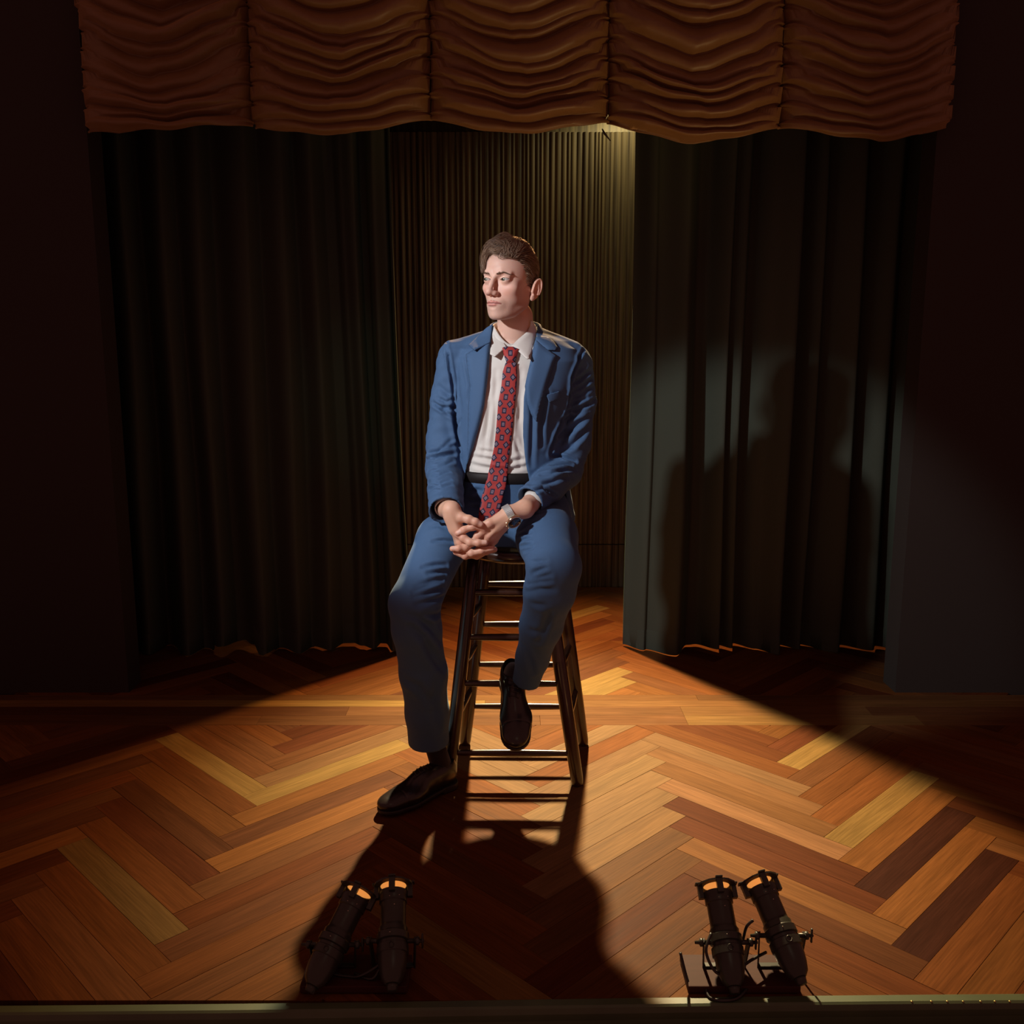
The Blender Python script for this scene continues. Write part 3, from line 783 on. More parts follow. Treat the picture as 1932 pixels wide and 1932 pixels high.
def drape(name, poly, bvh, mat, parent, org, off=0.003, thick=0.003, step=2.5, smooth=6, bow=0.0, uvf=None, lift=None, densify=3.0, clampd=None, fit=0):
    """cloth piece whose outline is given in pixels, laid over the surface in bvh"""
    from mathutils.geometry import delaunay_2d_cdt
    P = []
    for i in range(len(poly)):
        a = np.array(poly[i], float); b = np.array(poly[(i+1) % len(poly)], float); n = max(1, int(np.linalg.norm(b-a)/densify))
        for k in range(n): P.append(tuple(a+(b-a)*k/n))
    nb = len(P); poly2 = list(P)
    xs = [p[0] for p in P]; ys = [p[1] for p in P]
    def dist_b(q): return min(math.hypot(q[0]-p[0], q[1]-p[1]) for p in poly2)
    y = min(ys)+step
    row = 0
    while y < max(ys):
        x = min(xs)+(step/2 if row % 2 else 0)
        while x < max(xs):
            if in_poly((x, y), poly2) and dist_b((x, y)) > step*0.6: P.append((x, y))
            x += step
        y += step*0.87; row += 1
    vs2, es, fs, *_ = delaunay_2d_cdt([Vector(p) for p in P], [(i, (i+1) % nb) for i in range(nb)], [], 1, 1e-4)
    pts = [(v.x, v.y) for v in vs2]; D = np.full(len(pts), np.nan)
    for i, (x, y) in enumerate(pts):
        h_ = cast(bvh, x, y)
        if h_ is not None: D[i] = h_.y
    D[np.isnan(D)] = np.nanmedian(D)
    nbr = [[] for _ in pts]
    for f_ in fs:
        for k in range(len(f_)): nbr[f_[k]].append(f_[k-1]); nbr[f_[k-1]].append(f_[k])
    D0 = D.copy()
    if fit:
        X_ = (np.array(pts)-np.mean(pts, 0))/20.0; x_, y_ = X_.T
        A_ = np.stack([x_**i*y_**j for i in range(fit+1) for j in range(fit+1-i)], 1)
        for _ in range(3):
            c_, *_r = np.linalg.lstsq(A_, D0, rcond=None); r_ = D0-A_ @ c_; D0 = np.where(np.abs(r_) > 0.012, A_ @ c_, D0)
        D = A_ @ c_; D = D-min(0.006, max(0, np.percentile(D-D0, 97)))
        smooth = 0; clampd = 1.0
    for _ in range(smooth):
        D = np.array([0.5*D[i]+0.5*np.mean(D[nbr[i]]) if nbr[i] else D[i] for i in range(len(D))])
    D = np.minimum(D, D0+(off*0.35 if clampd is None else clampd))
    vs = []
    for i, (x, y) in enumerate(pts):
        o_ = off+(bow*min(1, dist_b((x, y))/6.0) if bow else 0)+(lift(x, y) if lift else 0)
        vs.append(at(x, y, D[i]-o_)-Vector(org))
    # faces must face the camera
    out = []
    for f_ in fs:
        a, b, c = (vs[f_[0]], vs[f_[1]], vs[f_[2]])
        n = (b-a).cross(c-a); out.append(tuple(f_) if n.y < 0 else tuple(f_[::-1]))
    o = from_data(name, vs, out, mat, parent, True)
    if uvf:
        uv = o.data.uv_layers.new(name='print')
        for lp in o.data.loops: uv.data[lp.index].uv = uvf(*pts[lp.vertex_index])
    so = o.modifiers.new('cloth_thickness', 'SOLIDIFY'); so.thickness = thick; so.offset = -1
    return o

# ------------------------------------------------------------------ the man: head
person = empty('person', (0.0, 2.86, 0.0), 'man in blue suit, white shirt and red tie sitting on a stool, hands clasped', 'person')
PO = Vector((0.0, 2.86, 0.0))
YAW = R(36)
HO = np.array(at(937, 527.3, 2.745))
Hl = V(math.cos(YAW), -math.sin(YAW), 0); Hf = V(-math.sin(YAW), -math.cos(YAW), 0); Hu = V(0, 0, 1)
ROLL = R(-2.0)
Hl, Hu = Hl*math.cos(ROLL)+Hu*math.sin(ROLL), Hu*math.cos(ROLL)-Hl*math.sin(ROLL)
HB = np.stack([Hl, Hf, Hu])                       # rows: local axes
def toloc(P): return ((P-HO) @ HB.T)*1000.0
def tow(Q): return HO+(np.asarray(Q, float)/1000.0) @ HB
NECK0 = toloc(np.array(at(972, 600, 2.850))[None])[0]; NECK1 = toloc(np.array(at(972, 668, 2.880))[None])[0]
def skull(q):
    d = sd_ell(q, (0, -69, 32), (70, 79, 78))
    d = smin(d, sd_ell(q, (0, -45, 38), (60, 62, 52)), 14)
    return d
def head_sdf(P):
    q = toloc(P); a = q.copy(); a[:, 0] = np.sqrt(a[:, 0]**2+2.0)      # symmetric face
    d = skull(q)
    d = smin(d, sd_ell(q, (0, -44, -38), (57, 54, 66)), 14)                       # face mass
    d = smin(d, sd_ell(q, (0, -22, -78), (40, 32, 30)), 12)
    d = smin(d, sd_chain(a, [(55, -74, -30), (48, -70, -66), (32, -38, -89), (14, -8, -97)], [12, 12, 12, 11]), 16)   # jaw
    d = smin(d, sd_ell(q, (0, -1, -95.5), (19, 15, 14.5)), 9)                     # chin
    d = smin(d, sd_ell(a, (43, -19, -22), (15, 14, 12)), 22)                      # cheekbone
    d = smin(d, sd_chain(a, [(8, 9, 15), (24, 9, 19), (42, -3, 15)], [7.0, 7.0, 4.5]), 13)    # brow ridge
    d = smax(d, -sd_ell(a, (30, 16.5, 0.0), (17, 13, 11.0)), 10)                   # eye socket
    d = smin(d, sd_ell(q, (0, 1, -68), (27, 19, 21)), 12)                         # muzzle
    # nose
    d = smin(d, sd_chain(q, [(0, 13, 6), (0, 22, -12), (0, 32, -30)], [6.2, 7.0, 8.2], 3), 8)
    d = smin(d, sd_ell(q, (0, 34.0, -36.0), (9.2, 8.6, 7.6)), 8)
    d = smin(d, sd_ell(a, (11.5, 20.0, -38.5), (7.2, 11, 7.4)), 8)
    d = smax(d, -sd_cap(a, (6.2, 26, -47), (7.5, 20, -43.0), 2.6, 2.6), 1.5)      # nostril
    d = smax(d, -sd_cap(a, (19.5, 19, -42), (18.5, 16, -35), 0.5, 0.5), 3.5)
    # nasolabial fold
    d = smax(d, -sd_chain(a, [(17, 18.5, -45), (24, 14, -54), (29, 8, -64)], [0.9, 0.9, 0.5]), 3.5)
    # lips
    up = sd_chain(a, [(0, 19.8, -62.1), (5, 20.4, -61.3), (13, 17.3, -62.7), (22.5, 10.0, -65.1)], [2.8, 2.9, 2.5, 1.0], 2)
    lo_ = sd_chain(a, [(0, 18.2, -69.1), (9, 17.6, -68.7), (20, 10.8, -66.3)], [4.4, 4.1, 1.7], 2)
    d = smin(d, up, 2.6); d = smin(d, lo_, 2.6)
    d = smax(d, -sd_chain(a, [(0, 23.6, -65.1), (8, 22.9, -64.8), (17, 16.6, -65.3), (25, 10.2, -65.9)], [1.2, 1.2, 1.1, 0.8]), 1.2)
    d = smax(d, -sd_cap(q, (0, 27.2, -50), (0, 26.0, -59), 2.6, 2.6), 3)           # philtrum
    d = smax(d, -sd_ell(q, (0, 21.5, -77.5), (13, 6, 4)), 5)                       # hollow under lip
    # eyelids
    e = a-V(31.0, -2.8, 0)
    lid = np.linalg.norm(e, axis=1)-13.4
    d = smin(d, lid, 7.0)
    tt = e[:, 0]/14.2
    upc = 3.7*(1-tt**2)+0.7*tt; lwc = -3.4*(1-tt**2)+0.7*tt
    ap = np.maximum(np.maximum(e[:, 2]-upc, lwc-e[:, 2])*0.9, 3.5-e[:, 1])
    ap = np.maximum(ap, np.abs(e[:, 0])-14.0)
    d = smax(d, -ap, 0.9)
    cr = sd_chain(e, [(-12.5, 8.5, 6.3), (0, 10.6, 9.6), (12, 6.5, 6.8)], [0.8, 0.8, 0.6])
    d = smax(d, -cr, 1.8)                                                         # lid crease
    # ears
    m = a[:, 0] > 40
    if m.any():
        w_ = a[m]-V(73, -84, -24)
        ca, sa = math.cos(R(22)), math.sin(R(22))          # ear stands out from the head
        x = w_[:, 0]*ca+w_[:, 1]*sa; y = -w_[:, 0]*sa+w_[:, 1]*ca; z = w_[:, 2]
        y2 = y+0.22*z; s = np.stack([x, y2, z], 1)
        plate = sd_ell(s, (4, -2, 2), (4.5, 15.5, 30)); plate = smin(plate, sd_ell(s, (4, 4, -22), (4.2, 8, 10)), 4)
        ang = np.linspace(-0.9, 3.9, 12)
        rim = sd_chain(s, [(8.0, -3+13.6*math.cos(t)*-1 if False else -3+13.0*math.cos(t), 4+25.0*math.sin(t)) for t in ang], [2.6]*12)
        ear = smin(plate, rim, 2.5)
        ear = smax(ear, -sd_ell(s, (10.5, 1.5, -3), (6.5, 8, 10.5)), 2)
        anti = sd_chain(s, [(7.5, -8, -14), (8, -9.5, -2), (7.5, -5, 10), (7, -3, 18)], [2.2, 2.2, 2.0, 1.5]); ear = smin(ear, anti, 2)
        ear = smin(ear, sd_ell(s, (6.5, 11, -5), (3.5, 3.5, 5)), 3)                # tragus
        d[m] = smin(d[m], ear, 4)
    # neck
    nk = sd_cap(q, NECK0, NECK1, 52, 56)
    d = smin(d, nk, 16)
    scm = sd_cap(a, (56, -88, -60), np.array([14, NECK1[1]+44, NECK1[2]+5]), 10, 8)
    # voice box
    mid = NECK0*0.45+NECK1*0.55
    d = smin(d, sd_ell(q, (mid[0]-8, mid[1]+48, mid[2]), (9, 9, 12)), 10)
    return d*0.001
def chest_sdf(P):
    return sd_loft(P, [(1.37, 0.012, 2.885, .045, .045, 2), (1.335, .014, 2.89, .085, .065, 2), (1.30, .018, 2.89, .15, .088, 2.2), (1.2, .012, 2.88, .15, .10, 2.3),
                       (1.0, -.005, 2.885, .135, .10, 2.3), (.80, 0, 2.90, .14, .11, 2.3)])
def full_head(P): return smin(head_sdf(P), chest_sdf(P), 0.012)
lo = HO+V(-0.105, -0.08, -0.20); hi = HO+V(0.20, 0.24, 0.13)
hv, hq = surface_nets(full_head, lo, hi, 0.00135)
hv = relax(hv, hq, 1, 0.35)
ql = toloc(hv); al = np.abs(ql[:, 0])
skin = np.tile(V(0.66, 0.42, 0.33), (len(hv), 1))
def blend(mask, col, amt=1.0):
    global skin
    k = np.clip(mask, 0, 1)[:, None]*amt; skin = skin*(1-k)+V(*col)*k
g = lambda c, s: np.exp(-(((np.stack([al, ql[:, 1], ql[:, 2]], 1)-V(*c))/V(*s))**2).sum(1))
blend(g((38, 5, -32), (20, 25, 16)), (0.62, 0.27, 0.20), 0.55)          # cheeks
blend(g((0, 36, -38), (12, 14, 9)), (0.62, 0.28, 0.21), 0.5)
blend(g((76, -84, -24), (16, 20, 30)), (0.62, 0.26, 0.17), 0.6)
stub = np.clip((-ql[:, 2]-50)/14, 0, 1)*np.clip((ql[:, 1]+95)/20, 0, 1)*np.clip((al+0)/1, 0, 1)*np.clip((ql[:, 2]+122)/10, 0, 1)
stub = np.maximum(stub, g((0, 22, -55), (20, 14, 5)))
noise_ = rng.random(len(hv))*0.5+0.5
blend(stub*noise_, (0.33, 0.22, 0.17), 0.34)
lipm = lambda q: np.clip(1.3-np.minimum(
    np.abs(sd_chain(q, [(0, 20.5, -62.5), (6, 20.5, -62.1), (14, 17.3, -63.1), (22.5, 10.0, -65.1)], [3.2, 3.2, 2.6, 0.8])),
    np.abs(sd_chain(q, [(0, 19.0, -68.9), (9, 18.0, -68.5), (20, 11, -66.3)], [4.2, 3.9, 1.3])))/1.5, 0, 1)
ab_ = np.stack([al, ql[:, 1], ql[:, 2]], 1)
blend(lipm(ab_), (0.56, 0.22, 0.19), 0.8)
mouth = np.clip(1.6-sd_chain(ab_, [(0, 22, -65.1), (8, 21.5, -64.8), (17, 15.6, -65.3), (25, 10.2, -65.9)], [1.0]*4)/1.0, 0, 1)
blend(mouth, (0.20, 0.06, 0.05), 0.8)
ee = ab_-V(31.0, -2.8, 0); tt = ee[:, 0]/14.2
uline = np.abs(ee[:, 2]-(3.7*(1-tt**2)+0.7*tt)); lline = np.abs(ee[:, 2]-(-3.4*(1-tt**2)+0.7*tt))
fr = (ee[:, 1] > 3) & (np.abs(ee[:, 0]) < 15.5)
blend(np.clip(1.7-uline/1.1, 0, 1)*fr, (0.07, 0.04, 0.03), 0.9)
blend(np.clip(1.4-lline/1.1, 0, 1)*fr, (0.30, 0.15, 0.11), 0.7)
sockc = g((31, 4, 0), (17, 12, 11)); blend(sockc*(~fr), (0.45, 0.24, 0.18), 0.3)
m_, nt_, b_ = new_mat('skin'); M_SKIN = m_
at_ = N(nt_, 'ShaderNodeAttribute', attribute_name='paint'); L(nt_, at_, 'Color', b_, 'Base Color')
b_.inputs['Roughness'].default_value = 0.52; b_.inputs['Specular IOR Level'].default_value = 0.4
b_.inputs['Subsurface Weight'].default_value = 0.22; b_.inputs['Subsurface Radius'].default_value = (0.010, 0.004, 0.002); b_.inputs['Subsurface Scale'].default_value = 0.6
tc_ = N(nt_, 'ShaderNodeTexCoord'); nz_ = N(nt_, 'ShaderNodeTexNoise', Scale=900.0, Detail=2.0); L(nt_, tc_, 'Object', nz_, 'Vector')
bp_ = N(nt_, 'ShaderNodeBump', Strength=0.18, Distance=0.0006); L(nt_, nz_, 'Fac', bp_, 'Height'); L(nt_, bp_, 0, b_, 'Normal')
BODY_PARTS = [(hv, hq, skin)]
head_bvh = bvh_of(hv, hq)

# eyes
M_SCL = simple('eye_white', (0.44, 0.40, 0.37), 0.22, spec=0.6)
M_IRIS = simple('iris_grey_green', (0.10, 0.11, 0.075), 0.15, spec=0.6, noise=0.5, scale=700)
M_PUP = simple('pupil', (0.004, 0.004, 0.004), 0.08, spec=0.8)
for s in (-1, 1):
    c = tow((31.0*s, -2.8, 0))
    gz = Hf*math.cos(R(13))-Hl*math.sin(R(13))+Hu*0.02; gz = Vector(gz).normalized()
    T = Matrix.Translation(Vector(c)-PO) @ gz.to_track_quat('Z', 'Y').to_matrix().to_4x4()
    bm = bmesh.new(); prof = []
    for k in range(0, 29):
        t = math.pi*k/28; r_ = 12.4+ (0.8*max(0, 1-(t/0.52)**2) if t < 0.52 else 0)
        prof.append((r_*math.sin(t)*0.001, r_*math.cos(t)*0.001))
    prof[0] = (0, prof[0][1]); prof[-1] = (0, prof[-1][1])
    bm_lathe(bm, prof, 28, T)
    e_ = from_bm('eye', bm, M_SCL, person, True); e_.data.materials.append(M_IRIS); e_.data.materials.append(M_PUP)
    Ti = T.inverted()
    for p in e_.data.polygons:
        q_ = Ti @ p.center; a_ = math.atan2(math.hypot(q_.x, q_.y), q_.z)
        p.material_index = 2 if a_ < 0.20 else (1 if a_ < 0.53 else 0)

# ------------------------------------------------------------------ hair
def hair_mat():
    m, nt, b = new_mat('brown_hair')
    oi = N(nt, 'ShaderNodeAttribute', attribute_name='tone')
    cr = N(nt, 'ShaderNodeValToRGB'); cr.color_ramp.elements[0].color = (0.045, 0.022, 0.012, 1); cr.color_ramp.elements[1].color = (0.40, 0.26, 0.165, 1)
    L(nt, oi, 'Fac', cr, 0); L(nt, cr, 0, b, 'Base Color'); b.inputs['Roughness'].default_value = 0.42; b.inputs['Specular IOR Level'].default_value = 0.5
    return m
M_HAIR = hair_mat()
def hair_vol(q):
    """mass the hair fills, local mm"""
    d = skull(q)-3.5
    d = smin(d, sd_ell(q, (4, -44, 84), (58, 56, 34)), 14)
    d = smin(d, sd_ell(q, (-8, -8, 88), (36, 26, 20)), 12)
    d = smin(d, sd_ell(q, (26, -45, 72), (44, 50, 32)), 14)
    return d
def hairline(q):
    """positive inside the haired region"""
    l, f, u = q[:, 0], q[:, 1], q[:, 2]
    fl = np.interp(u, [-85, -60, -35, -20, 0, 20, 38, 50, 60, 72, 90], [-118, -108, -102, -66, -52, -42, -30, -20, -6, 6, 40])
    fr = np.interp(u, [-85, -60, -35, -20, 0, 20, 38, 50, 60, 72, 90], [-118, -108, -102, -74, -66, -60, -44, -30, -12, 4, 40])
    w_ = np.clip((l+20)/40, 0, 1); lim = fl*w_+fr*(1-w_)
    rag = 1.2*np.sin(u*0.7+l*0.3)+0.8*np.sin(u*1.9)
    return np.minimum(lim+rag-f, u+88)
def cap_sdf(P):
    q = toloc(P)
    d = hair_vol(q)+3.5+0.9*np.sin(q[:, 0]*0.55+q[:, 1]*0.35)*np.sin(q[:, 2]*0.3+q[:, 1]*0.2)
    d = smax(d, -hairline(q)*0.8, 4)
    # clear the ears
    a = q.copy(); a[:, 0] = np.abs(a[:, 0])
    d = smax(d, -sd_ell(a, (82, -82, -26), (16, 17, 34)), 3)
    return d*0.001
lo = HO+V(-0.11, -0.09, -0.10); hi = HO+V(0.20, 0.24, 0.15)
cv, cq = surface_nets(cap_sdf, lo, hi, 0.0026)
cv = relax(cv, cq, 1, 0.4)
hair_v = [cv]; hair_f = [cq]; hair_t = [np.full(len(cv), 0.12)]
def vol_grad(q):
    e = 0.8; g_ = np.stack([hair_vol(q+V(*d))-hair_vol(q-V(*d)) for d in ((e, 0, 0), (0, e, 0), (0, 0, e))], 1)
    return g_/np.maximum(np.linalg.norm(g_, axis=1), 1e-9)[:, None]
def grow(roots, dirf, n, step, hgt, tone, rad=0.55, snap=True):
    """strands marched along a direction field over the hair mass, all at once"""
    p = roots.copy(); path = [p.copy()]; k_ = len(p)
    for i in range(n):
        t = i/n; g_ = vol_grad(p); d = dirf(p, t)
        d = d-g_*(d*g_).sum(1)[:, None]*0.92
        d /= np.maximum(np.linalg.norm(d, axis=1), 1e-9)[:, None]
        p = p+d*step[:, None]
        if snap:
            tgt = hgt*(0.35+0.65*np.sin(np.pi*min(1, 0.15+0.8*t)))
            p = p-vol_grad(p)*(hair_vol(p)-tgt)[:, None]*0.8
        path.append(p.copy())
    path = np.stack(path, 1)
    hh = np.stack([hairline(path[:, i]) for i in range(path.shape[1])], 1).min(1)
    ok = (hh > -3.5) | (path[:, :, 2].min(1) > 52)
    path = path[ok]; tone = np.asarray(tone)[ok]; k_ = len(path)
    m = path.shape[1]; vs = []; S = 3
    tan = np.gradient(path, axis=1); tan /= np.maximum(np.linalg.norm(tan, axis=2), 1e-9)[..., None]
    ref = np.tile(V(0.3, 0.5, 0.8), (k_, m, 1)); n1 = np.cross(tan, ref); n1 /= np.maximum(np.linalg.norm(n1, axis=2), 1e-9)[..., None]; n2 = np.cross(tan, n1)
    rr = rad*np.interp(np.linspace(0, 1, m), [0, 0.1, 0.7, 1], [0.7, 1, 0.85, 0.15])
    ring = np.stack([path+(n1*math.cos(2*math.pi*s/S)+n2*math.sin(2*math.pi*s/S))*rr[None, :, None] for s in range(S)], 2)   # k, m, S, 3
    V_ = tow(ring.reshape(-1, 3)); idx = np.arange(k_*m*S).reshape(k_, m, S)
    F = np.stack([np.stack([idx[:, :-1, s], idx[:, :-1, (s+1) % S], idx[:, 1:, (s+1) % S], idx[:, 1:, s]], -1).reshape(-1, 4) for s in range(S)]).reshape(-1, 4)
    off = sum(len(v) for v in hair_v)
    hair_v.append(V_); hair_f.append(F+off); hair_t.append(np.repeat(tone, m*S))
# roots on the cap surface
qc = toloc(cv); inside = hairline(qc) > -1; qc = qc[inside]
def nrm(v): return v/np.maximum(np.linalg.norm(v, axis=1), 1e-9)[:, None]
def field(p, t):
    l, f, u = p[:, 0], p[:, 1], p[:, 2]
    top = np.clip((u-52)/25, 0, 1)
    # top: sweeps up and over towards the subject's right and front on the right half, back on the left half
    side_l = np.clip((l-5)/35, 0, 1)
    dtop = np.stack([-1.0+0.0*l, 0.55-1.5*side_l+0.012*(f+40)*-1, np.full(len(l), 0.1)], 1)
    dside = np.stack([0*l, -1.0+0*l, -0.35-0.4*np.clip((-f-60)/60, 0, 1)], 1)
    dright = np.stack([0*l, 0.25-0.6*np.clip((-f-30)/60, 0, 1), -1.0+0*l], 1)
    dback = np.stack([0*l, -0.1+0*l, -1.0+0*l], 1)
    d = np.where((l > 0)[:, None], dside, dright)
    bk = np.clip((-f-120)/30, 0, 1)[:, None]; d = d*(1-bk)+dback*bk
    d = nrm(d)*(1-top[:, None])+nrm(dtop)*top[:, None]
    wav = np.stack([0.42*np.sin(f*0.15+u*0.08), 0.42*np.sin(l*0.13+u*0.10+1), 0.3*np.sin(l*0.16+f*0.12)], 1)
    return d+wav*0.8
n1_ = 4600
hq_ = hairline(qc); qc = qc[(hq_ > 1.5) | (qc[:, 2] > 62) | (qc[:, 1] < -95)]
r_ = qc[rng.integers(0, len(qc), n1_)]
tuft = 0.5+0.5*np.sin(r_[:, 0]*0.35+r_[:, 1]*0.18)*np.cos(r_[:, 2]*0.25+r_[:, 1]*0.22)
grow(r_+rng.normal(0, 0.6, r_.shape), field, 13, rng.uniform(2.0, 3.6, n1_), rng.uniform(-1.5, 2.0, n1_)+3.0*tuft, np.clip(0.18+0.62*tuft+rng.normal(0, 0.14, n1_), 0, 1), 0.5)
# longer locks over the crown
topm = qc[(qc[:, 2] > 70)]
n2_ = 900; r_ = topm[rng.integers(0, len(topm), n2_)]
grow(r_+rng.normal(0, 0.8, r_.shape), field, 15, rng.uniform(2.8, 4.2, n2_), rng.uniform(0.0, 3.5, n2_), np.clip(rng.normal(0.55, 0.2, n2_), 0, 1), 0.6)
# fringe falling over the right side of the forehead
def fringe(n, start, ctrl, spread, tone0):
    base = np.array(ctrl, float); m = len(base)
    off = rng.normal(0, 1, (n, 3))*np.array(spread); K = 14
    ts = np.linspace(0, m-1, K); P = np.stack([np.interp(ts, range(m), base[:, k]) for k in range(3)], 1)
    for _ in range(2): P[1:-1] = 0.25*P[:-2]+0.5*P[1:-1]+0.25*P[2:]
    path = P[None]+off[:, None, :]*np.interp(np.linspace(0, 1, K), [0, 0.55, 1], [1.3, 1.0, 0.3])[None, :, None]
    ph_ = np.round(rng.uniform(0, 5, (n, 1, 1)))*1.3
    path = path+np.sin(np.linspace(0, 6, K)[None, :, None]+ph_)*np.array([2.2, 1.0, 1.2])*np.linspace(0.2, 1, K)[None, :, None]
    tan = np.gradient(path, axis=1); tan /= np.linalg.norm(tan, axis=2)[..., None]
    n1 = np.cross(tan, V(0.8, 0.5, 0.1)); n1 /= np.maximum(np.linalg.norm(n1, axis=2), 1e-9)[..., None]; n2 = np.cross(tan, n1); S = 3
    rr = 0.6*np.interp(np.linspace(0, 1, K), [0, 0.1, 0.7, 1], [0.8, 1, 0.85, 0.15])
    ring = np.stack([path+(n1*math.cos(2*math.pi*s/S)+n2*math.sin(2*math.pi*s/S))*rr[None, :, None] for s in range(S)], 2)
    idx = np.arange(n*K*S).reshape(n, K, S)
    F = np.stack([np.stack([idx[:, :-1, s], idx[:, :-1, (s+1) % S], idx[:, 1:, (s+1) % S], idx[:, 1:, s]], -1).reshape(-1, 4) for s in range(S)]).reshape(-1, 4)
    o_ = sum(len(v) for v in hair_v); hair_v.append(tow(ring.reshape(-1, 3))); hair_f.append(F+o_); hair_t.append(np.repeat(np.clip(rng.normal(tone0, 0.15, n), 0, 1), K*S))
fringe(170, 0, [(30, -16, 106), (12, 2, 109), (-8, 9, 101), (-26, 12, 84), (-39, 10, 62), (-44, 10, 40), (-43, 12, 20)], (4.5, 3, 4), 0.6)
fringe(130, 0, [(20, -6, 102), (0, 9, 101), (-18, 14, 86), (-32, 16, 66), (-36, 16, 46), (-33, 18, 28)], (4, 3, 4), 0.65)
fringe(120, 0, [(24, -8, 96), (6, 8, 100), (-10, 15, 90), (-22, 18, 76), (-27, 18, 62)], (6, 3, 5), 0.5)
fringe(90, 0, [(14, -24, 108), (-8, -8, 105), (-30, -4, 88), (-46, -6, 64), (-53, -8, 40), (-53, -4, 20)], (4, 4, 4), 0.45)
fringe(26, 0, [(38, -30, 84), (32, -20, 112), (18, -12, 127), (0, -6, 124), (-16, 2, 108)], (3, 3, 3), 0.85)
fringe(90, 0, [(38, -14, 72), (30, -12, 96), (16, -12, 112), (0, -10, 114), (-18, -4, 102)], (6, 6, 4), 0.55)
# short strands lifting off the hairline
hl = toloc(cv); hv_ = hairline(hl); edge = hl[(hv_ > -2) & (hv_ < 7) & (hl[:, 2] > 56)]
if len(edge):
    n3 = 420; r_ = edge[rng.integers(0, len(edge), n3)]
    def up_f(p, t):
        l = p[:, 0]
        return np.stack([-0.5-0.2*np.sign(l), -1.3+0*l, np.where(p[:, 2] > 45, 0.9, 0.15)], 1)
    grow(r_, up_f, 9, rng.uniform(1.6, 2.8, n3), rng.uniform(-2, 2, n3), np.clip(rng.normal(0.55, 0.2, n3), 0, 1), 0.5)
HV = np.concatenate(hair_v); HF = np.concatenate(hair_f); HT = np.concatenate(hair_t)
hair = quad_object('hair', HV, HF, M_HAIR, person, org=PO)
ta = hair.data.attributes.new('tone', 'FLOAT', 'POINT'); ta.data.foreach_set('value', HT.astype(np.float32)); hair['kind'] = 'stuff'
# eyebrows
for s in (-1, 1):
    n = 150; t = rng.random(n); vs, fs, tn = [], [], []
    ctr = np.stack([np.interp(t, [0, .5, 1], [11, 30, 49])*s, np.interp(t, [0, .5, 1], [22, 21, 6]), np.interp(t, [0, .55, 1], [12.5, 18.0, 12.5])+rng.normal(0, 1, n)*np.interp(t, [0, 0.6, 1], [1.1, 0.9, 0.4])], 1)
    for k in range(n):
        w0 = Vector(tow(ctr[k])); d_ = Vector(-Hf)
        hit = head_bvh.ray_cast(w0+Vector(Hf)*0.02, d_, 0.06)
        if hit[0] is None: continue
        if (hit[0]-w0).length > 0.012: continue
        p0 = hit[0]; tg = Vector(tow((s*1.0*(0.5+t[k]), -0.4*t[k], 0.9-1.3*t[k])))-Vector(HO); tg = tg-hit[1]*tg.dot(hit[1]); tg.normalize()
        p1 = p0+tg*0.0038+hit[1]*0.0012; p2 = p0+tg*0.0068+hit[1]*0.0007; sd_ = hit[1].cross(tg)*0.00032; b0 = len(vs)
        vs += [p0-sd_-PO, p0+sd_-PO, p1+sd_-PO, p1-sd_-PO, p2-PO, p0+hit[1]*0.0005-PO]
        fs += [(b0, b0+1, b0+2, b0+3), (b0+3, b0+2, b0+4)]
    eb = from_data('eyebrow', vs, fs, simple('brow_hair', (0.12, 0.065, 0.038), 0.6), person); eb['kind'] = 'stuff'

# ------------------------------------------------------------------ cloth materials
def weave(name, col, rough=0.75, scale=1400, bump=0.25, noise=0.12, sheen=0.25, tint=(1, 1, 1)):
    m, nt, b = new_mat(name)
    tc = N(nt, 'ShaderNodeTexCoord'); nz = N(nt, 'ShaderNodeTexNoise', Scale=scale, Detail=2.0); L(nt, tc, 'Object', nz, 'Vector')
    mp = N(nt, 'ShaderNodeMapping'); mp.inputs['Scale'].default_value = (1.0, 1.0, 9.0); n2 = N(nt, 'ShaderNodeTexNoise', Scale=170.0, Detail=3.0)
    L(nt, tc, 'Object', mp, 0); L(nt, mp, 0, n2, 'Vector')
    mx = N(nt, 'ShaderNodeMix', data_type='RGBA'); mx.inputs[6].default_value = (*[c*(1-noise*1.6) for c in col], 1); mx.inputs[7].default_value = (*[c*(1+noise*1.6) for c in col], 1)
    ad = N(nt, 'ShaderNodeMath', operation='ADD'); L(nt, nz, 'Fac', ad, 0); L(nt, n2, 'Fac', ad, 1)
    hf = N(nt, 'ShaderNodeMath', operation='MULTIPLY'); hf.inputs[1].default_value = 0.5; L(nt, ad, 0, hf, 0); L(nt, hf, 0, mx, 0)
    nt.links.new(mx.outputs[2], b.inputs['Base Color'])
    bp = N(nt, 'ShaderNodeBump', Strength=bump, Distance=0.0005); L(nt, nz, 'Fac', bp, 'Height'); L(nt, bp, 0, b, 'Normal')
    b.inputs['Roughness'].default_value = rough; b.inputs['Specular IOR Level'].default_value = 0.2
    b.inputs['Sheen Weight'].default_value = sheen; b.inputs['Sheen Roughness'].default_value = 0.4; b.inputs['Sheen Tint'].default_value = (*tint, 1)
    return m
M_SUIT = weave('blue_wool', (0.053, 0.110, 0.215), sheen=0.08, tint=(0.7, 0.85, 1))
M_SHIRT = weave('white_cotton', (0.62, 0.60, 0.56), 0.7, 1800, 0.15, 0.03, 0.1)
M_LEATHER = simple('black_leather', (0.014, 0.010, 0.009), 0.28, spec=0.6, noise=0.3, scale=60)
M_SOCK = weave('dark_sock', (0.022, 0.016, 0.018), 0.9, 1500, 0.4)

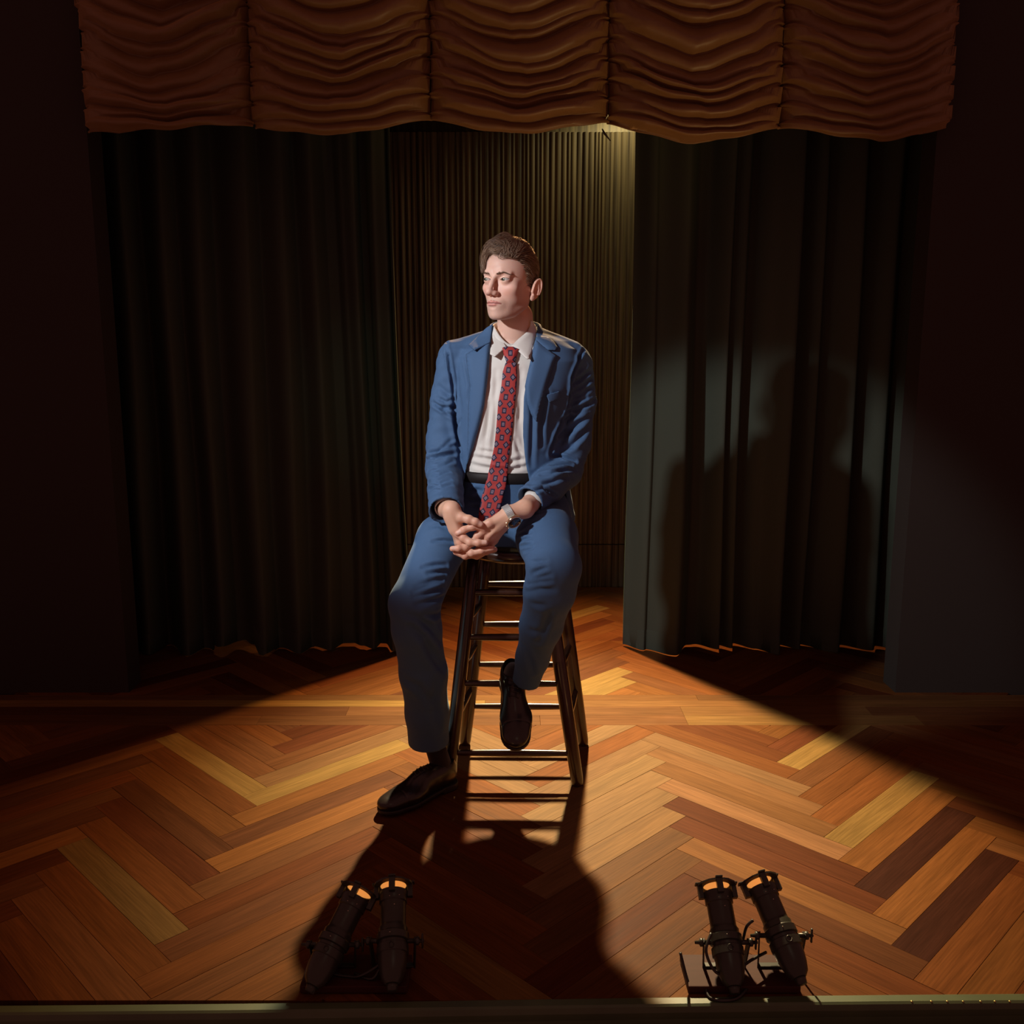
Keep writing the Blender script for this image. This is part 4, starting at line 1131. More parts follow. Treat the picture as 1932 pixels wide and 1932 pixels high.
# ------------------------------------------------------------------ shirt
def shirt_sdf(P):
    d = sd_loft(P, [(1.385, 0.003, 2.858, .050, .052, 2), (1.35, .008, 2.865, .075, .068, 2), (1.31, .012, 2.872, .13, .088, 2.1), (1.26, .012, 2.872, .155, .108, 2.2), (1.16, .008, 2.866, .155, .118, 2.3),
                    (1.05, -.002, 2.866, .143, .116, 2.3), (.96, -.008, 2.87, .138, .114, 2.3), (.925, -.008, 2.872, .138, .116, 2.3)])
    d = smax(d, P[:, 2]-(1.312+0.55*(P[:, 1]-2.80)), 0.003)
    return d-0.0015
lo = V(-.19, 2.70, .915); hi = V(.20, 3.02, 1.40)
sv, sq = surface_nets(shirt_sdf, lo, hi, 0.004); sv = relax(sv, sq, 2)
b0 = bvh_of(sv, sq)
sv = crease(sv, sq, b0, [
    ([(936, 700), (934, 780), (930, 850)], 3, 6), ([(925, 730), (921, 800), (912, 860)], 4, 7), ([(983, 700), (980, 760), (984, 830), (980, 880)], 4, 7), ([(990, 720), (976, 800), (976, 850)], 3, 6),
    ([(896, 862), (930, 868), (960, 872), (990, 866)], 6, 6), ([(893, 877), (925, 884), (960, 886), (992, 880)], 6, 6), ([(905, 850), (925, 853), (940, 858)], 4, 5), ([(972, 828), (978, 850), (990, 862)], 4, 5),
    ([(940, 720), (925, 770), (915, 820), (900, 850)], 3, 8)])
shirt = quad_object('shirt', sv, sq, M_SHIRT, person, org=PO)
shirt_bvh = bvh_of(sv, sq)

# ------------------------------------------------------------------ jacket
PL = {'el': [(615, 929), (651, 924.5), (684, 923), (729, 917), (766, 912), (813, 900), (850, 889), (878, 881), (905, 876), (930, 871)],
      'er': [(600, 1012), (634, 1012), (654, 1006), (692, 999), (720, 993), (757, 988), (822, 987), (869, 992), (900, 997), (915, 1000), (930, 1001)]}
ely = np.array([p[0] for p in PL['el']]); elx = np.array([p[1] for p in PL['el']])
ery = np.array([p[0] for p in PL['er']]); erx = np.array([p[1] for p in PL['er']])
ARM_R = [(861, 676, 2.885), (847, 755, 2.885), (838, 835, 2.865), (838, 885, 2.825), (841, 925, 2.735), (842, 962, 2.655)]; RAD_R = [.056, .054, .0535, .054, .0505, .050]
ARM_L = [(1084, 688, 2.885), (1090, 760, 2.885), (1080, 835, 2.87), (1064, 888, 2.835), (1036, 915, 2.74), (1000, 944, 2.665)]; RAD_L = [.055, .053, .055, .054, .049, .044]
arm_r = [np.array(at(*p)) for p in ARM_R]; arm_l = [np.array(at(*p)) for p in ARM_L]
def arms(P, grow_=0.0):
    return (sd_chain(P, arm_r, [r+grow_ for r in RAD_R], 0.012), sd_chain(P, arm_l, [r+grow_ for r in RAD_L], 0.012))
J_SECS = [(1.372, .014, 2.882, .060, .058, 2), (1.350, .016, 2.882, .088, .074, 2), (1.328, .018, 2.882, .140, .088, 2.1), (1.305, .019, 2.88, .178, .100, 2.3), (1.27, .018, 2.878, .190, .117, 2.3), (1.19, .012, 2.872, .178, .130, 2.3),
          (1.10, .002, 2.87, .165, .131, 2.2), (1.02, -.005, 2.87, .158, .130, 2.2), (.95, -.004, 2.875, .165, .134, 2.2), (.88, 0, 2.885, .178, .142, 2.3), (.80, .004, 2.895, .190, .150, 2.3), (.765, .004, 2.90, .192, .152, 2.3)]
def jacket_solid(P, g=0.0):
    d = sd_loft(P, J_SECS)-g
    return d
def jacket_sdf(P):
    a, b = arms(P)
    T_ = jacket_solid(P); sh = np.abs(T_+0.0045)-0.0045
    # open bottom: remove caps
    sh = smax(sh, (0.785-P[:, 2]), 0.004); sh = smax(sh, P[:, 2]-1.362, 0.004)
    # front opening between the two edges
    px, py = px_of(P)
    m_ = 0.00157
    wl = (px-np.interp(py, ely, elx))*m_; wr = (np.interp(py, ery, erx)-px)*m_
    front = 2.90-P[:, 1]
    openg = -np.minimum(np.minimum(wl, wr), front)         # negative inside the opening
    # fronts end in a rounded point below the edges
    sh = smax(sh, -openg, 0.002)
    low = (py-(928-np.clip(870-px, 0, 60)*1.3))*m_; lowr = (py-(918-np.clip(px-1000, 0, 80)*0.8))*m_
    cut = np.where(px < 935, low, lowr); cut = np.where(P[:, 1] < 2.84, cut, -1)
    sh = smax(sh, cut, 0.003)
    # sleeves, hollow at the cuff
    pr = arm_r[-1]; dr = (arm_r[-1]-arm_r[-2]); dr /= np.linalg.norm(dr)
    plr = arm_l[-1]; dl = (arm_l[-1]-arm_l[-2]); dl /= np.linalg.norm(dl)
    inn_r, inn_l = arms(P, -0.006)
    ar = np.maximum(a, (P-pr) @ dr-0.004); al_ = np.maximum(b, (P-plr) @ dl-0.002)
    ar = np.where((P-pr) @ dr > -0.05, np.maximum(ar, -inn_r), ar); al_ = np.where((P-plr) @ dl > -0.05, np.maximum(al_, -inn_l), al_)
    up_r = P[:, 2] > 0
    sleeves = np.minimum(ar, al_)
    # padded shoulders
    pad = smin(sd_cap(P, at(872, 664, 2.885), at(935, 640, 2.885), .040, .035), sd_cap(P, at(1078, 668, 2.885), at(1005, 636, 2.885), .040, .035), .01)
    pad = np.maximum(pad, -(T_+0.009))
    inner = T_+0.009
    sleeves = np.where((P[:, 2] > 1.0), np.maximum(sleeves, -inner), np.maximum(sleeves, -(inner+0.02)))
    d = smin(sh, smax(pad, -openg, 0.002), 0.010)
    d = smin(d, sleeves, 0.007)
    return d
lo = V(-.30, 2.55, .74); hi = V(.31, 3.07, 1.385)
jv, jq = surface_nets(jacket_sdf, lo, hi, 0.0030); jv = relax(jv, jq, 1, 0.45)
b0 = bvh_of(jv, jq)
c2 = lambda pts: [(780+x*.18634, 580+y*.18634) for x, y in pts]
JCR = [
    # viewer-left sleeve
    (c2([(150, 925), (215, 970), (300, 1018), (412, 1022)]), 9, 7), (c2([(180, 850), (250, 930), (330, 990), (400, 1000)]), 5, 7), (c2([(200, 700), (260, 800), (330, 860), (395, 900)]), 3, 8),
    (c2([(410, 920), (340, 960), (290, 930)]), 5, 6), (c2([(300, 1030), (360, 1080), (415, 1110)]), 5, 7),
    (c2([(88, 1510), (160, 1480), (250, 1455), (420, 1400)]), 8, 7), (c2([(130, 1545), (230, 1520), (330, 1500), (410, 1490)]), 7, 6), (c2([(150, 1650), (240, 1620), (330, 1590), (400, 1560)]), 5, 7),
    (c2([(110, 1470), (220, 1420), (310, 1405), (400, 1340)]), 4, 7), (c2([(170, 1720), (260, 1700), (360, 1670)]), 5, 6), (c2([(150, 1780), (260, 1790), (370, 1750)]), 4, 6), (c2([(160, 1850), (280, 1830), (380, 1800)]), 4, 6),
    (c2([(345, 350), (352, 480), (375, 640), (400, 780), (412, 960)]), 9, 5), (c2([(412, 960), (430, 1150), (450, 1300), (480, 1450)]), 12, 9),
    # front panels
    (c2([(530, 490), (545, 640), (575, 790), (560, 950)]), 3, 6), (c2([(430, 650), (460, 850), (480, 1050)]), 2, 12), (c2([(490, 1130), (470, 1200), (460, 1290)]), 2, 5),
    # viewer-right sleeve
    (c2([(1720, 430), (1668, 520), (1625, 640), (1598, 720), (1588, 830)]), 8, 5), (c2([(1588, 830), (1570, 920), (1550, 1010), (1530, 1080)]), 8, 6), (c2([(1530, 1080), (1490, 1180), (1440, 1290), (1400, 1420), (1385, 1480)]), 9, 6),
    (c2([(1600, 790), (1680, 740), (1740, 690), (1790, 640)]), 6, 8), (c2([(1590, 870), (1680, 820), (1770, 740), (1820, 720)]), 6, 8), (c2([(1570, 960), (1660, 900), (1760, 830), (1830, 790)]), 5, 8),
    (c2([(1548, 1050), (1640, 1040), (1750, 990), (1845, 920)]), 8, 7), (c2([(1555, 990), (1640, 960), (1740, 920)]), 4, 6), (c2([(1490, 1150), (1600, 1110), (1700, 1060), (1800, 1010)]), 5, 8), (c2([(1440, 1320), (1560, 1260), (1660, 1180), (1770, 1100)]), 6, 9),
    (c2([(1480, 1480), (1600, 1400), (1700, 1300), (1770, 1220)]), 6, 9),
    (c2([(1390, 1500), (1480, 1510), (1560, 1535), (1640, 1560)]), 9, 6), (c2([(1400, 1600), (1500, 1590), (1600, 1600)]), 5, 6), (c2([(1300, 1690), (1400, 1680), (1520, 1650), (1640, 1640)]), 5, 7),
    (c2([(1190, 1790), (1300, 1790), (1420, 1760), (1560, 1720)]), 5, 7), (c2([(1230, 1850), (1310, 1830), (1380, 1870), (1450, 1910)]), 6, 6),
    # armpit and panel folds on the right
    (c2([(1350, 870), (1320, 980), (1300, 1100), (1290, 1250), (1300, 1400)]), 5, 9), (c2([(1190, 880), (1210, 1100), (1200, 1350), (1195, 1600)]), 4, 8)]
jv = crease(jv, jq, b0, [(a_, d_*(1.0 if d_ > 8.5 and w_ < 7 else 1.35), w_*0.85) for a_, d_, w_ in JCR])
nj = vnormals(jv, jq); wob = 0.0012*np.sin(jv[:, 2]*70+jv[:, 0]*40)*np.sin(jv[:, 0]*90-jv[:, 2]*30)+0.0008*np.sin(jv[:, 2]*160+jv[:, 1]*120)
armd = np.minimum(*arms(jv)); jv = jv+nj*(wob*np.clip(1-armd/0.02, 0.2, 1))[:, None]
jacket = quad_object('jacket', jv, jq, M_SUIT, person, org=PO)
jb = bvh_of(jv, jq)
nk_ = (ql[:, 1] < -30) | (ql[:, 2] < -124); hqn = hq[nk_[hq].all(1)]
sj_v = np.concatenate([jv, sv, hv]); sj_q = np.concatenate([jq, sq+len(jv), hqn+len(jv)+len(sv)])
all_bvh = bvh_of(sj_v, sj_q)
# lapels and collar of the jacket
lapL = c2([(777, 345), (615, 425), (530, 475), (538, 560), (550, 660), (572, 790), (562, 900), (553, 1000), (550, 1250), (546, 1420), (545, 1590), (600, 1430), (655, 1240), (715, 1000), (742, 800), (768, 560)])
lapR = c2([(1240, 320), (1365, 430), (1455, 490), (1425, 560), (1385, 680), (1345, 800), (1290, 980), (1245, 1158), (1190, 1080), (1150, 960), (1128, 800), (1150, 690), (1190, 520), (1225, 400)])
o_ = drape('lapel', lapL, all_bvh, M_SUIT, jacket, PO, off=0.005, thick=0.005, bow=0.005, fit=4)
o_ = drape('lapel', lapR, all_bvh, M_SUIT, jacket, PO, off=0.005, thick=0.005, bow=0.005, fit=4)
colL = c2([(802, 165), (740, 205), (680, 260), (560, 377), (615, 425), (775, 345), (790, 250)])
colR = c2([(1247, 285), (1300, 285), (1375, 300), (1420, 340), (1460, 402), (1440, 432), (1365, 432), (1300, 380), (1238, 322)])
drape('collar', colL, all_bvh, M_SUIT, jacket, PO, off=0.008, thick=0.005, bow=0.004, fit=2)
drape('collar', colR, all_bvh, M_SUIT, jacket, PO, off=0.008, thick=0.005, bow=0.004, fit=2)
# collar band standing around the back of the neck
bm = bmesh.new()
npts = []
for k in range(31):
    t = -0.16*math.pi+1.32*math.pi*k/30          # from front right round the back to front left
    npts.append((0.010+0.074*math.cos(t), 2.872+0.070*math.sin(t), t))
rings = []
for x, y, t in npts:
    bk = max(0, math.sin(t)); c = Vector((math.cos(t), math.sin(t), 0)); base = Vector((x, y, 1.335+0.012*bk))
    pr_ = [base+c*0.018-Vector((0, 0, 0.012)), base+c*0.010+Vector((0, 0, 0.02)), base+c*0.002+Vector((0, 0, 0.038+0.006*bk)), base-c*0.002+Vector((0, 0, 0.038+0.006*bk)), base-c*0.002]
    rings.append([bm.verts.new(p-PO) for p in pr_])
for a, c in zip(rings, rings[1:]):
    for k in range(5): bm.faces.new((a[k], a[(k+1) % 5], c[(k+1) % 5], c[k]))
bm.faces.new(rings[0]); bm.faces.new(rings[-1])
from_bm('collar_band', bm, M_SUIT, jacket, True)
# breast pocket welt, lapel buttonhole, buttons
drape('pocket_welt', c2([(1345, 885), (1482, 850), (1490, 925), (1380, 962)]), all_bvh, M_SUIT, jacket, PO, off=0.0035, thick=0.004, fit=2, step=2)
drape('buttonhole', c2([(1325, 525), (1350, 512), (1354, 522), (1329, 535)]), all_bvh, simple('dark_thread', (0.01, 0.015, 0.04), 0.8), jacket, PO, off=0.0105, thick=0.001, smooth=1, step=1)

# ------------------------------------------------------------------ shirt collar, placket, tie
nk_ = (ql[:, 1] < -30) | (ql[:, 2] < -124); hqn = hq[nk_[hq].all(1)]
nb_v = np.concatenate([sv, hv]); nb_bvh = bvh_of(nb_v, np.concatenate([sq, hqn+len(sv)]))
drape('collar', c2([(812, 185), (785, 330), (776, 470), (820, 495), (845, 478), (940, 398), (905, 330), (855, 245)]), nb_bvh, M_SHIRT, shirt, PO, off=0.006, thick=0.003, bow=0.003, fit=2)
drape('collar', c2([(1196, 130), (1225, 165), (1247, 225), (1245, 285), (1210, 410), (1170, 515), (1150, 518), (1060, 440), (985, 395), (1060, 320), (1155, 243), (1180, 190)]), nb_bvh, M_SHIRT, shirt, PO, off=0.006, thick=0.003, bow=0.004, fit=2)
bm = bmesh.new(); rings = []
for k in range(41):
    t = 2*math.pi*k/40; c = Vector((math.cos(t), math.sin(t), 0)); f_ = max(0, -math.sin(t))
    base = Vector((0.006+0.0605*math.cos(t), 2.856+0.0600*math.sin(t), 1.350-0.058*f_**2+0.014*max(0, math.sin(t))))
    rings.append([bm.verts.new(p-PO) for p in (base+c*0.008-Vector((0, 0, 0.012)), base+c*0.002+Vector((0, 0, 0.024)), base-c*0.001+Vector((0, 0, 0.024)), base+c*0.004-Vector((0, 0, 0.012)))])
for a, c in zip(rings, rings[1:]):
    for k in range(4): bm.faces.new((a[k], a[(k+1) % 4], c[(k+1) % 4], c[k]))
from_bm('collar_stand', bm, M_SHIRT, shirt, True)

def tie_mat():
    m, nt, b = new_mat('red_tie_print')
    uv = N(nt, 'ShaderNodeUVMap', uv_map='print'); sx = N(nt, 'ShaderNodeSeparateXYZ'); L(nt, uv, 0, sx, 0)
    def math_(op, a, b_=None, c=None):
        n = N(nt, 'ShaderNodeMath', operation=op)
        for i, v in enumerate((a, b_, c)):
            if v is None: continue
            if isinstance(v, (int, float)): n.inputs[i].default_value = v
            else: nt.links.new(v, n.inputs[i])
        return n.outputs[0]
    def cell(src, off, size):
        f_ = math_('FRACT', math_('ADD', math_('DIVIDE', src, size), off))
        return math_('MULTIPLY', math_('ABSOLUTE', math_('SUBTRACT', f_, 0.5)), size)
    U, W = 18.8, 25.5
    su, sv_ = cell(sx.outputs[0], 0.5, U), cell(sx.outputs[1], 0.5, W)        # squares
    du, dv = cell(sx.outputs[0], 0.0, U), cell(sx.outputs[1], 0.0, W)          # diamonds
    sq_ = math_('MAXIMUM', math_('DIVIDE', su, 4.2), math_('DIVIDE', sv_, 5.6))
    di_ = math_('ADD', math_('DIVIDE', du, 6.2), math_('DIVIDE', dv, 7.4))
    dm = math_('MINIMUM', sq_, di_)
    cr = N(nt, 'ShaderNodeValToRGB'); cr.color_ramp.interpolation = 'CONSTANT'
    e = cr.color_ramp.elements; e[0].position = 0; e[0].color = (0.02, 0.02, 0.05, 1); e[1].position = 0.16; e[1].color = (0.20, 0.15, 0.20, 1)
    x = e.new(0.52); x.color = (0.018, 0.016, 0.045, 1); x = e.new(1.0); x.color = (0.34, 0.036, 0.034, 1)
    nt.links.new(dm, cr.inputs[0])
    tc = N(nt, 'ShaderNodeTexCoord'); nz = N(nt, 'ShaderNodeTexNoise', Scale=900.0); L(nt, tc, 'Object', nz, 'Vector')
    r2 = N(nt, 'ShaderNodeMapRange'); r2.inputs[3].default_value = 0.65; r2.inputs[4].default_value = 1.3; L(nt, nz, 'Fac', r2, 0)
    sc = N(nt, 'ShaderNodeVectorMath', operation='SCALE'); L(nt, cr, 0, sc, 0); L(nt, r2, 0, sc, 'Scale'); L(nt, sc, 0, b, 'Base Color')
    bp = N(nt, 'ShaderNodeBump', Strength=0.3, Distance=0.0005); L(nt, nz, 'Fac', bp, 'Height'); L(nt, bp, 0, b, 'Normal')
    b.inputs['Roughness'].default_value = 0.6; b.inputs['Specular IOR Level'].default_value = 0.3
    return m
M_TIE = tie_mat()
TL = [(684, 954), (701, 948.6), (729, 946), (759, 940), (804, 936.5), (841, 932.8), (869, 927), (902, 919), (934, 910), (976, 902), (992, 899)]
TR = [(684, 974.5), (710, 975.6), (748, 973), (785, 969), (822, 966), (850, 961.6), (878, 959), (915, 955), (951, 946), (968, 941), (992, 936)]
tly, tlx = np.array(TL).T; trY, trx = np.array(TR).T
def tie_uv(x, y):
    c = 0.5*(np.interp(y, tly, tlx)+np.interp(y, trY, trx))
    return (float(x-c+3.0), float(y-698.5-0.08*(x-c)))
tie_poly = [(x, y) for y, x in TL]+[(x, y) for y, x in TR[::-1]]
tie = drape('tie', tie_poly, shirt_bvh, M_TIE, person, PO, off=0.006, thick=0.004, bow=0.002, smooth=60, step=3, uvf=tie_uv, densify=4,
            lift=lambda x, y: 0.010*max(0, min(1, (y-860)/60))+0.030*max(0, min(1, (y-915)/70)))
drape('knot', [(947.5, 656), (955, 653.5), (968, 654), (979, 658.5), (976.5, 668), (973, 681), (971, 684.5), (956, 685), (954.5, 681.5), (950, 668)], nb_bvh, M_TIE, tie, PO, off=0.010, thick=0.010, bow=0.007, smooth=30, step=2, uvf=lambda x, y: (x-964+1.0, y-672+6))

# ------------------------------------------------------------------ trousers, belt
HIPR = V(-.085, 2.885, .805); HIPL = V(.088, 2.885, .805)
LEG_R = [HIPR, np.array(at(836, 1020, 2.74)), np.array(at(781, 1140, 2.585)), np.array(at(786, 1185, 2.60)), np.array(at(799, 1270, 2.64)), np.array(at(806, 1345, 2.67)), np.array(at(809, 1400, 2.685))]
RAD_LR = [.084, .076, .068, .068, .067, .062, .061]
LEG_L = [HIPL, np.array(at(1032, 1015, 2.68)), np.array(at(1046, 1070, 2.50)), np.array(at(1037, 1115, 2.51)), np.array(at(1021, 1180, 2.57)), np.array(at(1005, 1240, 2.62)), np.array(at(992, 1287, 2.645))]
RAD_LL = [.088, .086, .070, .068, .058, .046, .040]
def trouser_sdf(P):
    pel = sd_loft(P, [(.945, -.008, 2.872, .146, .123, 2.3), (.90, -.006, 2.875, .152, .128, 2.3), (.84, 0, 2.885, .168, .142, 2.3), (.78, .002, 2.885, .172, .15, 2.3), (.73, .002, 2.885, .165, .14, 2.3)])
    r = sd_chain(P, LEG_R, RAD_LR, 0.02); l = sd_chain(P, LEG_L, RAD_LL, 0.02)
    for (leg, rad, w_) in ((LEG_R, RAD_LR, 0), (LEG_L, RAD_LL, 1)):
        e = leg[-1]; d_ = leg[-1]-leg[-2]; d_ /= np.linalg.norm(d_)
        s = (P-e) @ d_; inn = sd_cap(P, leg[-2], leg[-1]+d_*0.05, rad[-2]-.010, rad[-1]-.0095)
        x = r if w_ == 0 else l
        x = np.maximum(x, s-0.0)
        x = np.where(s > -0.10, np.maximum(x, -inn), x)
        if w_ == 0: r = x
        else: l = x
    d = smin(r, l, 0.006); d = smin(d, pel, 0.03)
    d = smax(d, 0.7205-P[:, 2], 0.004) if False else d
    return d
def tr2(P):
    d = trouser_sdf(P)
    # flattened where he sits on the stool
    seat = np.maximum(np.hypot(P[:, 0]-.02, P[:, 1]-2.86)-.171, P[:, 2]-0.7205)
    return smax(d, -seat, 0.003)
lo = V(-.40, 2.40, .085); hi = V(.21, 3.06, .955)
tv, tq = surface_nets(tr2, lo, hi, 0.0038); tv = relax(tv, tq, 1, 0.45)
b0 = bvh_of(tv, tq)
c4 = lambda pts: [(720+x*.26923, 1040+y*.26923) for x, y in pts]
c3 = lambda x, y: (800+x*.15528, 900+y*.15528)
TCR = [(c4(p), d, w) for p, d, w in [
    ([(290, 112), (370, 98), (450, 100)], 7, 6), ([(330, 155), (400, 150), (460, 140)], 6, 6), ([(240, 245), (330, 215), (440, 180)], 8, 6), ([(220, 285), (310, 250), (420, 215)], 7, 6), ([(230, 320), (320, 300), (430, 260)], 7, 7),
    ([(250, 370), (340, 345), (430, 320)], 7, 7), ([(170, 440), (260, 470), (340, 540), (400, 640)], 7, 10), ([(210, 520), (290, 600), (360, 700), (430, 800)], 8, 10), ([(300, 660), (360, 760), (430, 850)], 6, 9), ([(300, 440), (370, 450), (410, 430)], 6, 7),
    ([(1010, 95), (1080, 75), (1150, 70)], 4, 6), ([(1045, 165), (1100, 140), (1150, 120)], 6, 6), ([(1045, 195), (1110, 180), (1180, 165)], 7, 6), ([(1030, 235), (1110, 215), (1180, 205)], 6, 6), ([(1010, 290), (1100, 265), (1200, 270)], 5, 8),
    ([(980, 400), (1060, 370), (1150, 380)], 5, 8), ([(960, 520), (1040, 560), (1120, 560)], 5, 9), ([(1180, 420), (1150, 520), (1100, 640)], 5, 9), ([(1000, 660), (1040, 760), (1060, 850)], 5, 8),
    ([(170, 900), (260, 950), (340, 1050)], 5, 12), ([(380, 900), (360, 1050), (390, 1250)], 5, 12)]]
TCR += [([c3(*p) for p in pl], d, w) for pl, d, w in [
    ([(1120, 690), (1200, 620), (1290, 560), (1400, 520)], 4, 6), ([(1130, 720), (1220, 690), (1300, 680)], 5, 5), ([(1140, 780), (1220, 760), (1300, 750)], 4, 5), ([(1170, 840), (1250, 830), (1320, 820)], 5, 5), ([(1200, 900), (1280, 880), (1340, 860)], 4, 5),
    ([(1240, 470), (1330, 450), (1450, 430)], 5, 6), ([(110, 780), (230, 770), (350, 790)], 6, 5), ([(80, 600), (180, 580), (280, 620)], 4, 8), ([(540, 200), (640, 160), (700, 170)], 6, 6), ([(530, 270), (620, 300), (690, 290)], 5, 6), ([(560, 350), (640, 370), (690, 360)], 5, 6)]]
tv = crease(tv, tq, b0, [(a_, min(d_*1.1, 6.5 if w_ < 7 else 9), w_) for a_, d_, w_ in TCR])
trousers = quad_object('trousers', tv, tq, M_SUIT, person, org=PO)
bm = bmesh.new(); rings = []
for k in range(49):
    t = 2*math.pi*k/48; ct_, st_ = math.cos(t), math.sin(t); n_ = 2.3
    def se(g, z):
        r_ = (abs(ct_)**n_+abs(st_)**n_)**(-1/n_); return Vector((-.008+(.141+g)*r_*ct_, 2.872+(.119+g)*r_*st_, z))-PO
    rings.append([bm.verts.new(p) for p in (se(.004, .915), se(.0085, .919), se(.0085, .945), se(.004, .949), se(.0, .945), se(.0, .915))])
for a, c in zip(rings, rings[1:]):
    for k in range(6): bm.faces.new((a[k], a[(k+1) % 6], c[(k+1) % 6], c[k]))
from_bm('belt', bm, simple('matte_belt', (0.010, 0.007, 0.007), 0.6, spec=0.25), person, True)

# ------------------------------------------------------------------ shoes and socks
def shoe(heel, fwd, up, sock_to, mirror=1):
    heel = V(*heel); fwd = V(*fwd); fwd /= np.linalg.norm(fwd); up = V(*up); up = up-fwd*(up @ fwd); up /= np.linalg.norm(up); sd_ = np.cross(up, fwd)*mirror
    B_ = np.stack([fwd, sd_, up])
    def loc(P): return (P-heel) @ B_.T
    def f(P):
        q = loc(P)
        d = sd_ell(q, (.045, 0, .045), (.048, .034, .052))
        d = smin(d, sd_ell(q, (.110, .001, .040), (.085, .036, .046)), .015)
        d = smin(d, sd_ell(q, (.190, .004, .026), (.068, .047, .031)), .02)
        d = smin(d, sd_ell(q, (.240, .000, .022), (.050, .039, .024)), .012)
        d = smax(d, .008-q[:, 2], .003)
        top = q[:, 2]-(.083-.10*np.clip(q[:, 0]-.08, 0, .2))           # collar line
        d = smax(d, np.where(q[:, 0] < .115, top, -1), .003)
        d = smax(d, -sd_ell(q, (.048, 0, .085), (.038, .026, .05)), .002)
        # toe cap seam and vamp edge
        d = d+0.0011*np.exp(-((q[:, 0]-.222)/.0016)**2)*(q[:, 2] > .012)
        v_ = np.abs(q[:, 1])-(.012+.10*np.clip(.165-q[:, 0], 0, .08)); d = d+0.0010*np.exp(-(v_/.0016)**2)*((q[:, 0] > .085) & (q[:, 0] < .17))
        return d
    def s(P):
        q = loc(P)
        d2 = smin(smin(np.hypot(q[:, 0]-.037, q[:, 1]*1.05)-.039, sd_cap(q*V(1, 1, 0), (.05, 0, 0), (.19, .004, 0), .032, .046), .01), np.hypot((q[:, 0]-.235)*.8, q[:, 1])-.043, .02)
        hl_ = np.where(q[:, 0] < .072, 0.0, .0)
        zb = np.where(q[:, 0] < .075, -.010, 0.0)
        return np.maximum(d2, np.maximum(q[:, 2]-.011, zb-q[:, 2]))
    c = heel+fwd*.14; R_ = .20
    lo = c-R_; hi = c+R_
    v, q = surface_nets(f, lo, hi, .0022); v = relax(v, q, 1, .4)
    sh = quad_object('shoe', v, q, M_LEATHER, person, org=PO); bv = bvh_of(v, q)
    v2, q2 = surface_nets(s, lo, hi, .0025)
    quad_object('sole', relax(v2, q2, 1, .4), q2, simple('sole_rubber', (0.012, 0.009, 0.008), 0.6), sh, org=PO)
    for k in range(5):
        x = .100+.014*k; bm = bmesh.new(); pts = []
        for t in np.linspace(-1, 1, 7):
            o_ = heel+fwd*(x+.004*t)+sd_*(.014*t)+up*.14
            h_ = bv.ray_cast(Vector(o_), Vector(-up), .2)
            if h_[0]: pts.append(h_[0]+Vector(up)*.0012-PO)
        if len(pts) > 2: bm_tube(bm, pts, .0016, 6); from_bm('lace', bm, M_LEATHER, sh, True)
    an = heel+fwd*.050+up*.060; bm = bmesh.new()
    P_ = [Vector(an), Vector(an).lerp(Vector(sock_to), .5), Vector(sock_to)]
    bm_tube(bm, [p-PO for p in P_], [.032, .0305, .0315], 20); from_bm('sock', bm, M_SOCK, person, True)
    return sh
hr = ground(857, 1478); tr_ = ground(748, 1528)
fw = V(tr_.x-hr.x, tr_.y-hr.y, 0); fw /= np.linalg.norm(fw)
shoe((hr.x, hr.y, 0.010), (fw[0], fw[1], 0), (0, 0, 1), LEG_R[-1]+V(0, 0, .05))
shoe((-.004, 2.762, .334), (.06, -.880, -.47), (0, -.45, .89), LEG_L[-1]*0.75+LEG_L[-2]*0.25)

# ------------------------------------------------------------------ hands
YH = 2.585
def hp(x, y, d, r=None): return np.array(at(*c3(x, y), YH-d*0.001))
mm = 0.001
def dig(*a):
    return [hp(x, y, d) for x, y, d, r in a], [r*mm for x, y, d, r in a]
FA = [dig((370, 440, 0, 14), (455, 492, 10, 13), (545, 515, 20, 11.5), (625, 545, 25, 10), (690, 578, 24, 8.5)),                       # A thumb
      dig((340, 480, -4, 16), (430, 690, 4, 12.5), (480, 740, 12, 11), (560, 795, 21, 10), (660, 800, 25, 9.2), (745, 797, 24, 8.2)),        # A index
      dig((330, 480, -6, 16), (440, 790, -6, 12), (495, 880, 0, 10.5), (580, 925, 10, 9.8), (700, 895, 13, 9), (830, 868, 8, 7.8)),           # A middle
      dig((330, 480, -12, 16), (430, 800, -22, 12), (520, 940, -14, 10), (620, 950, -4, 9.5), (760, 905, -4, 8.8), (860, 880, -8, 7.5)),      # A ring
      dig((330, 480, -16, 16), (420, 800, -34, 11), (520, 930, -34, 9), (640, 950, -28, 8.5), (760, 900, -28, 7.5))]
FB = [dig((930, 500, 0, 14), (800, 560, 8, 12.5), (700, 600, 10, 11), (590, 605, 14, 10.2), (490, 640, 16, 9.2), (415, 683, 15, 8.2)),         # B thumb
      dig((980, 500, -4, 16), (730, 640, 2, 13), (650, 720, 4, 11), (585, 800, 0, 10), (500, 862, 10, 9.2), (420, 868, 16, 8.8), (345, 872, 15, 7.8)),   # B index
      dig((980, 540, -6, 16), (780, 720, -4, 13), (700, 830, -6, 11), (620, 940, -10, 9.8), (500, 960, 4, 9), (385, 915, 4, 7.8)),
      dig((980, 560, -14, 16), (830, 770, -16, 13), (740, 880, -20, 10.5), (640, 960, -26, 9), (480, 930, -24, 8)),
      dig((980, 560, -20, 15), (850, 760, -28, 12), (780, 880, -34, 9.5), (680, 950, -40, 8.5))]
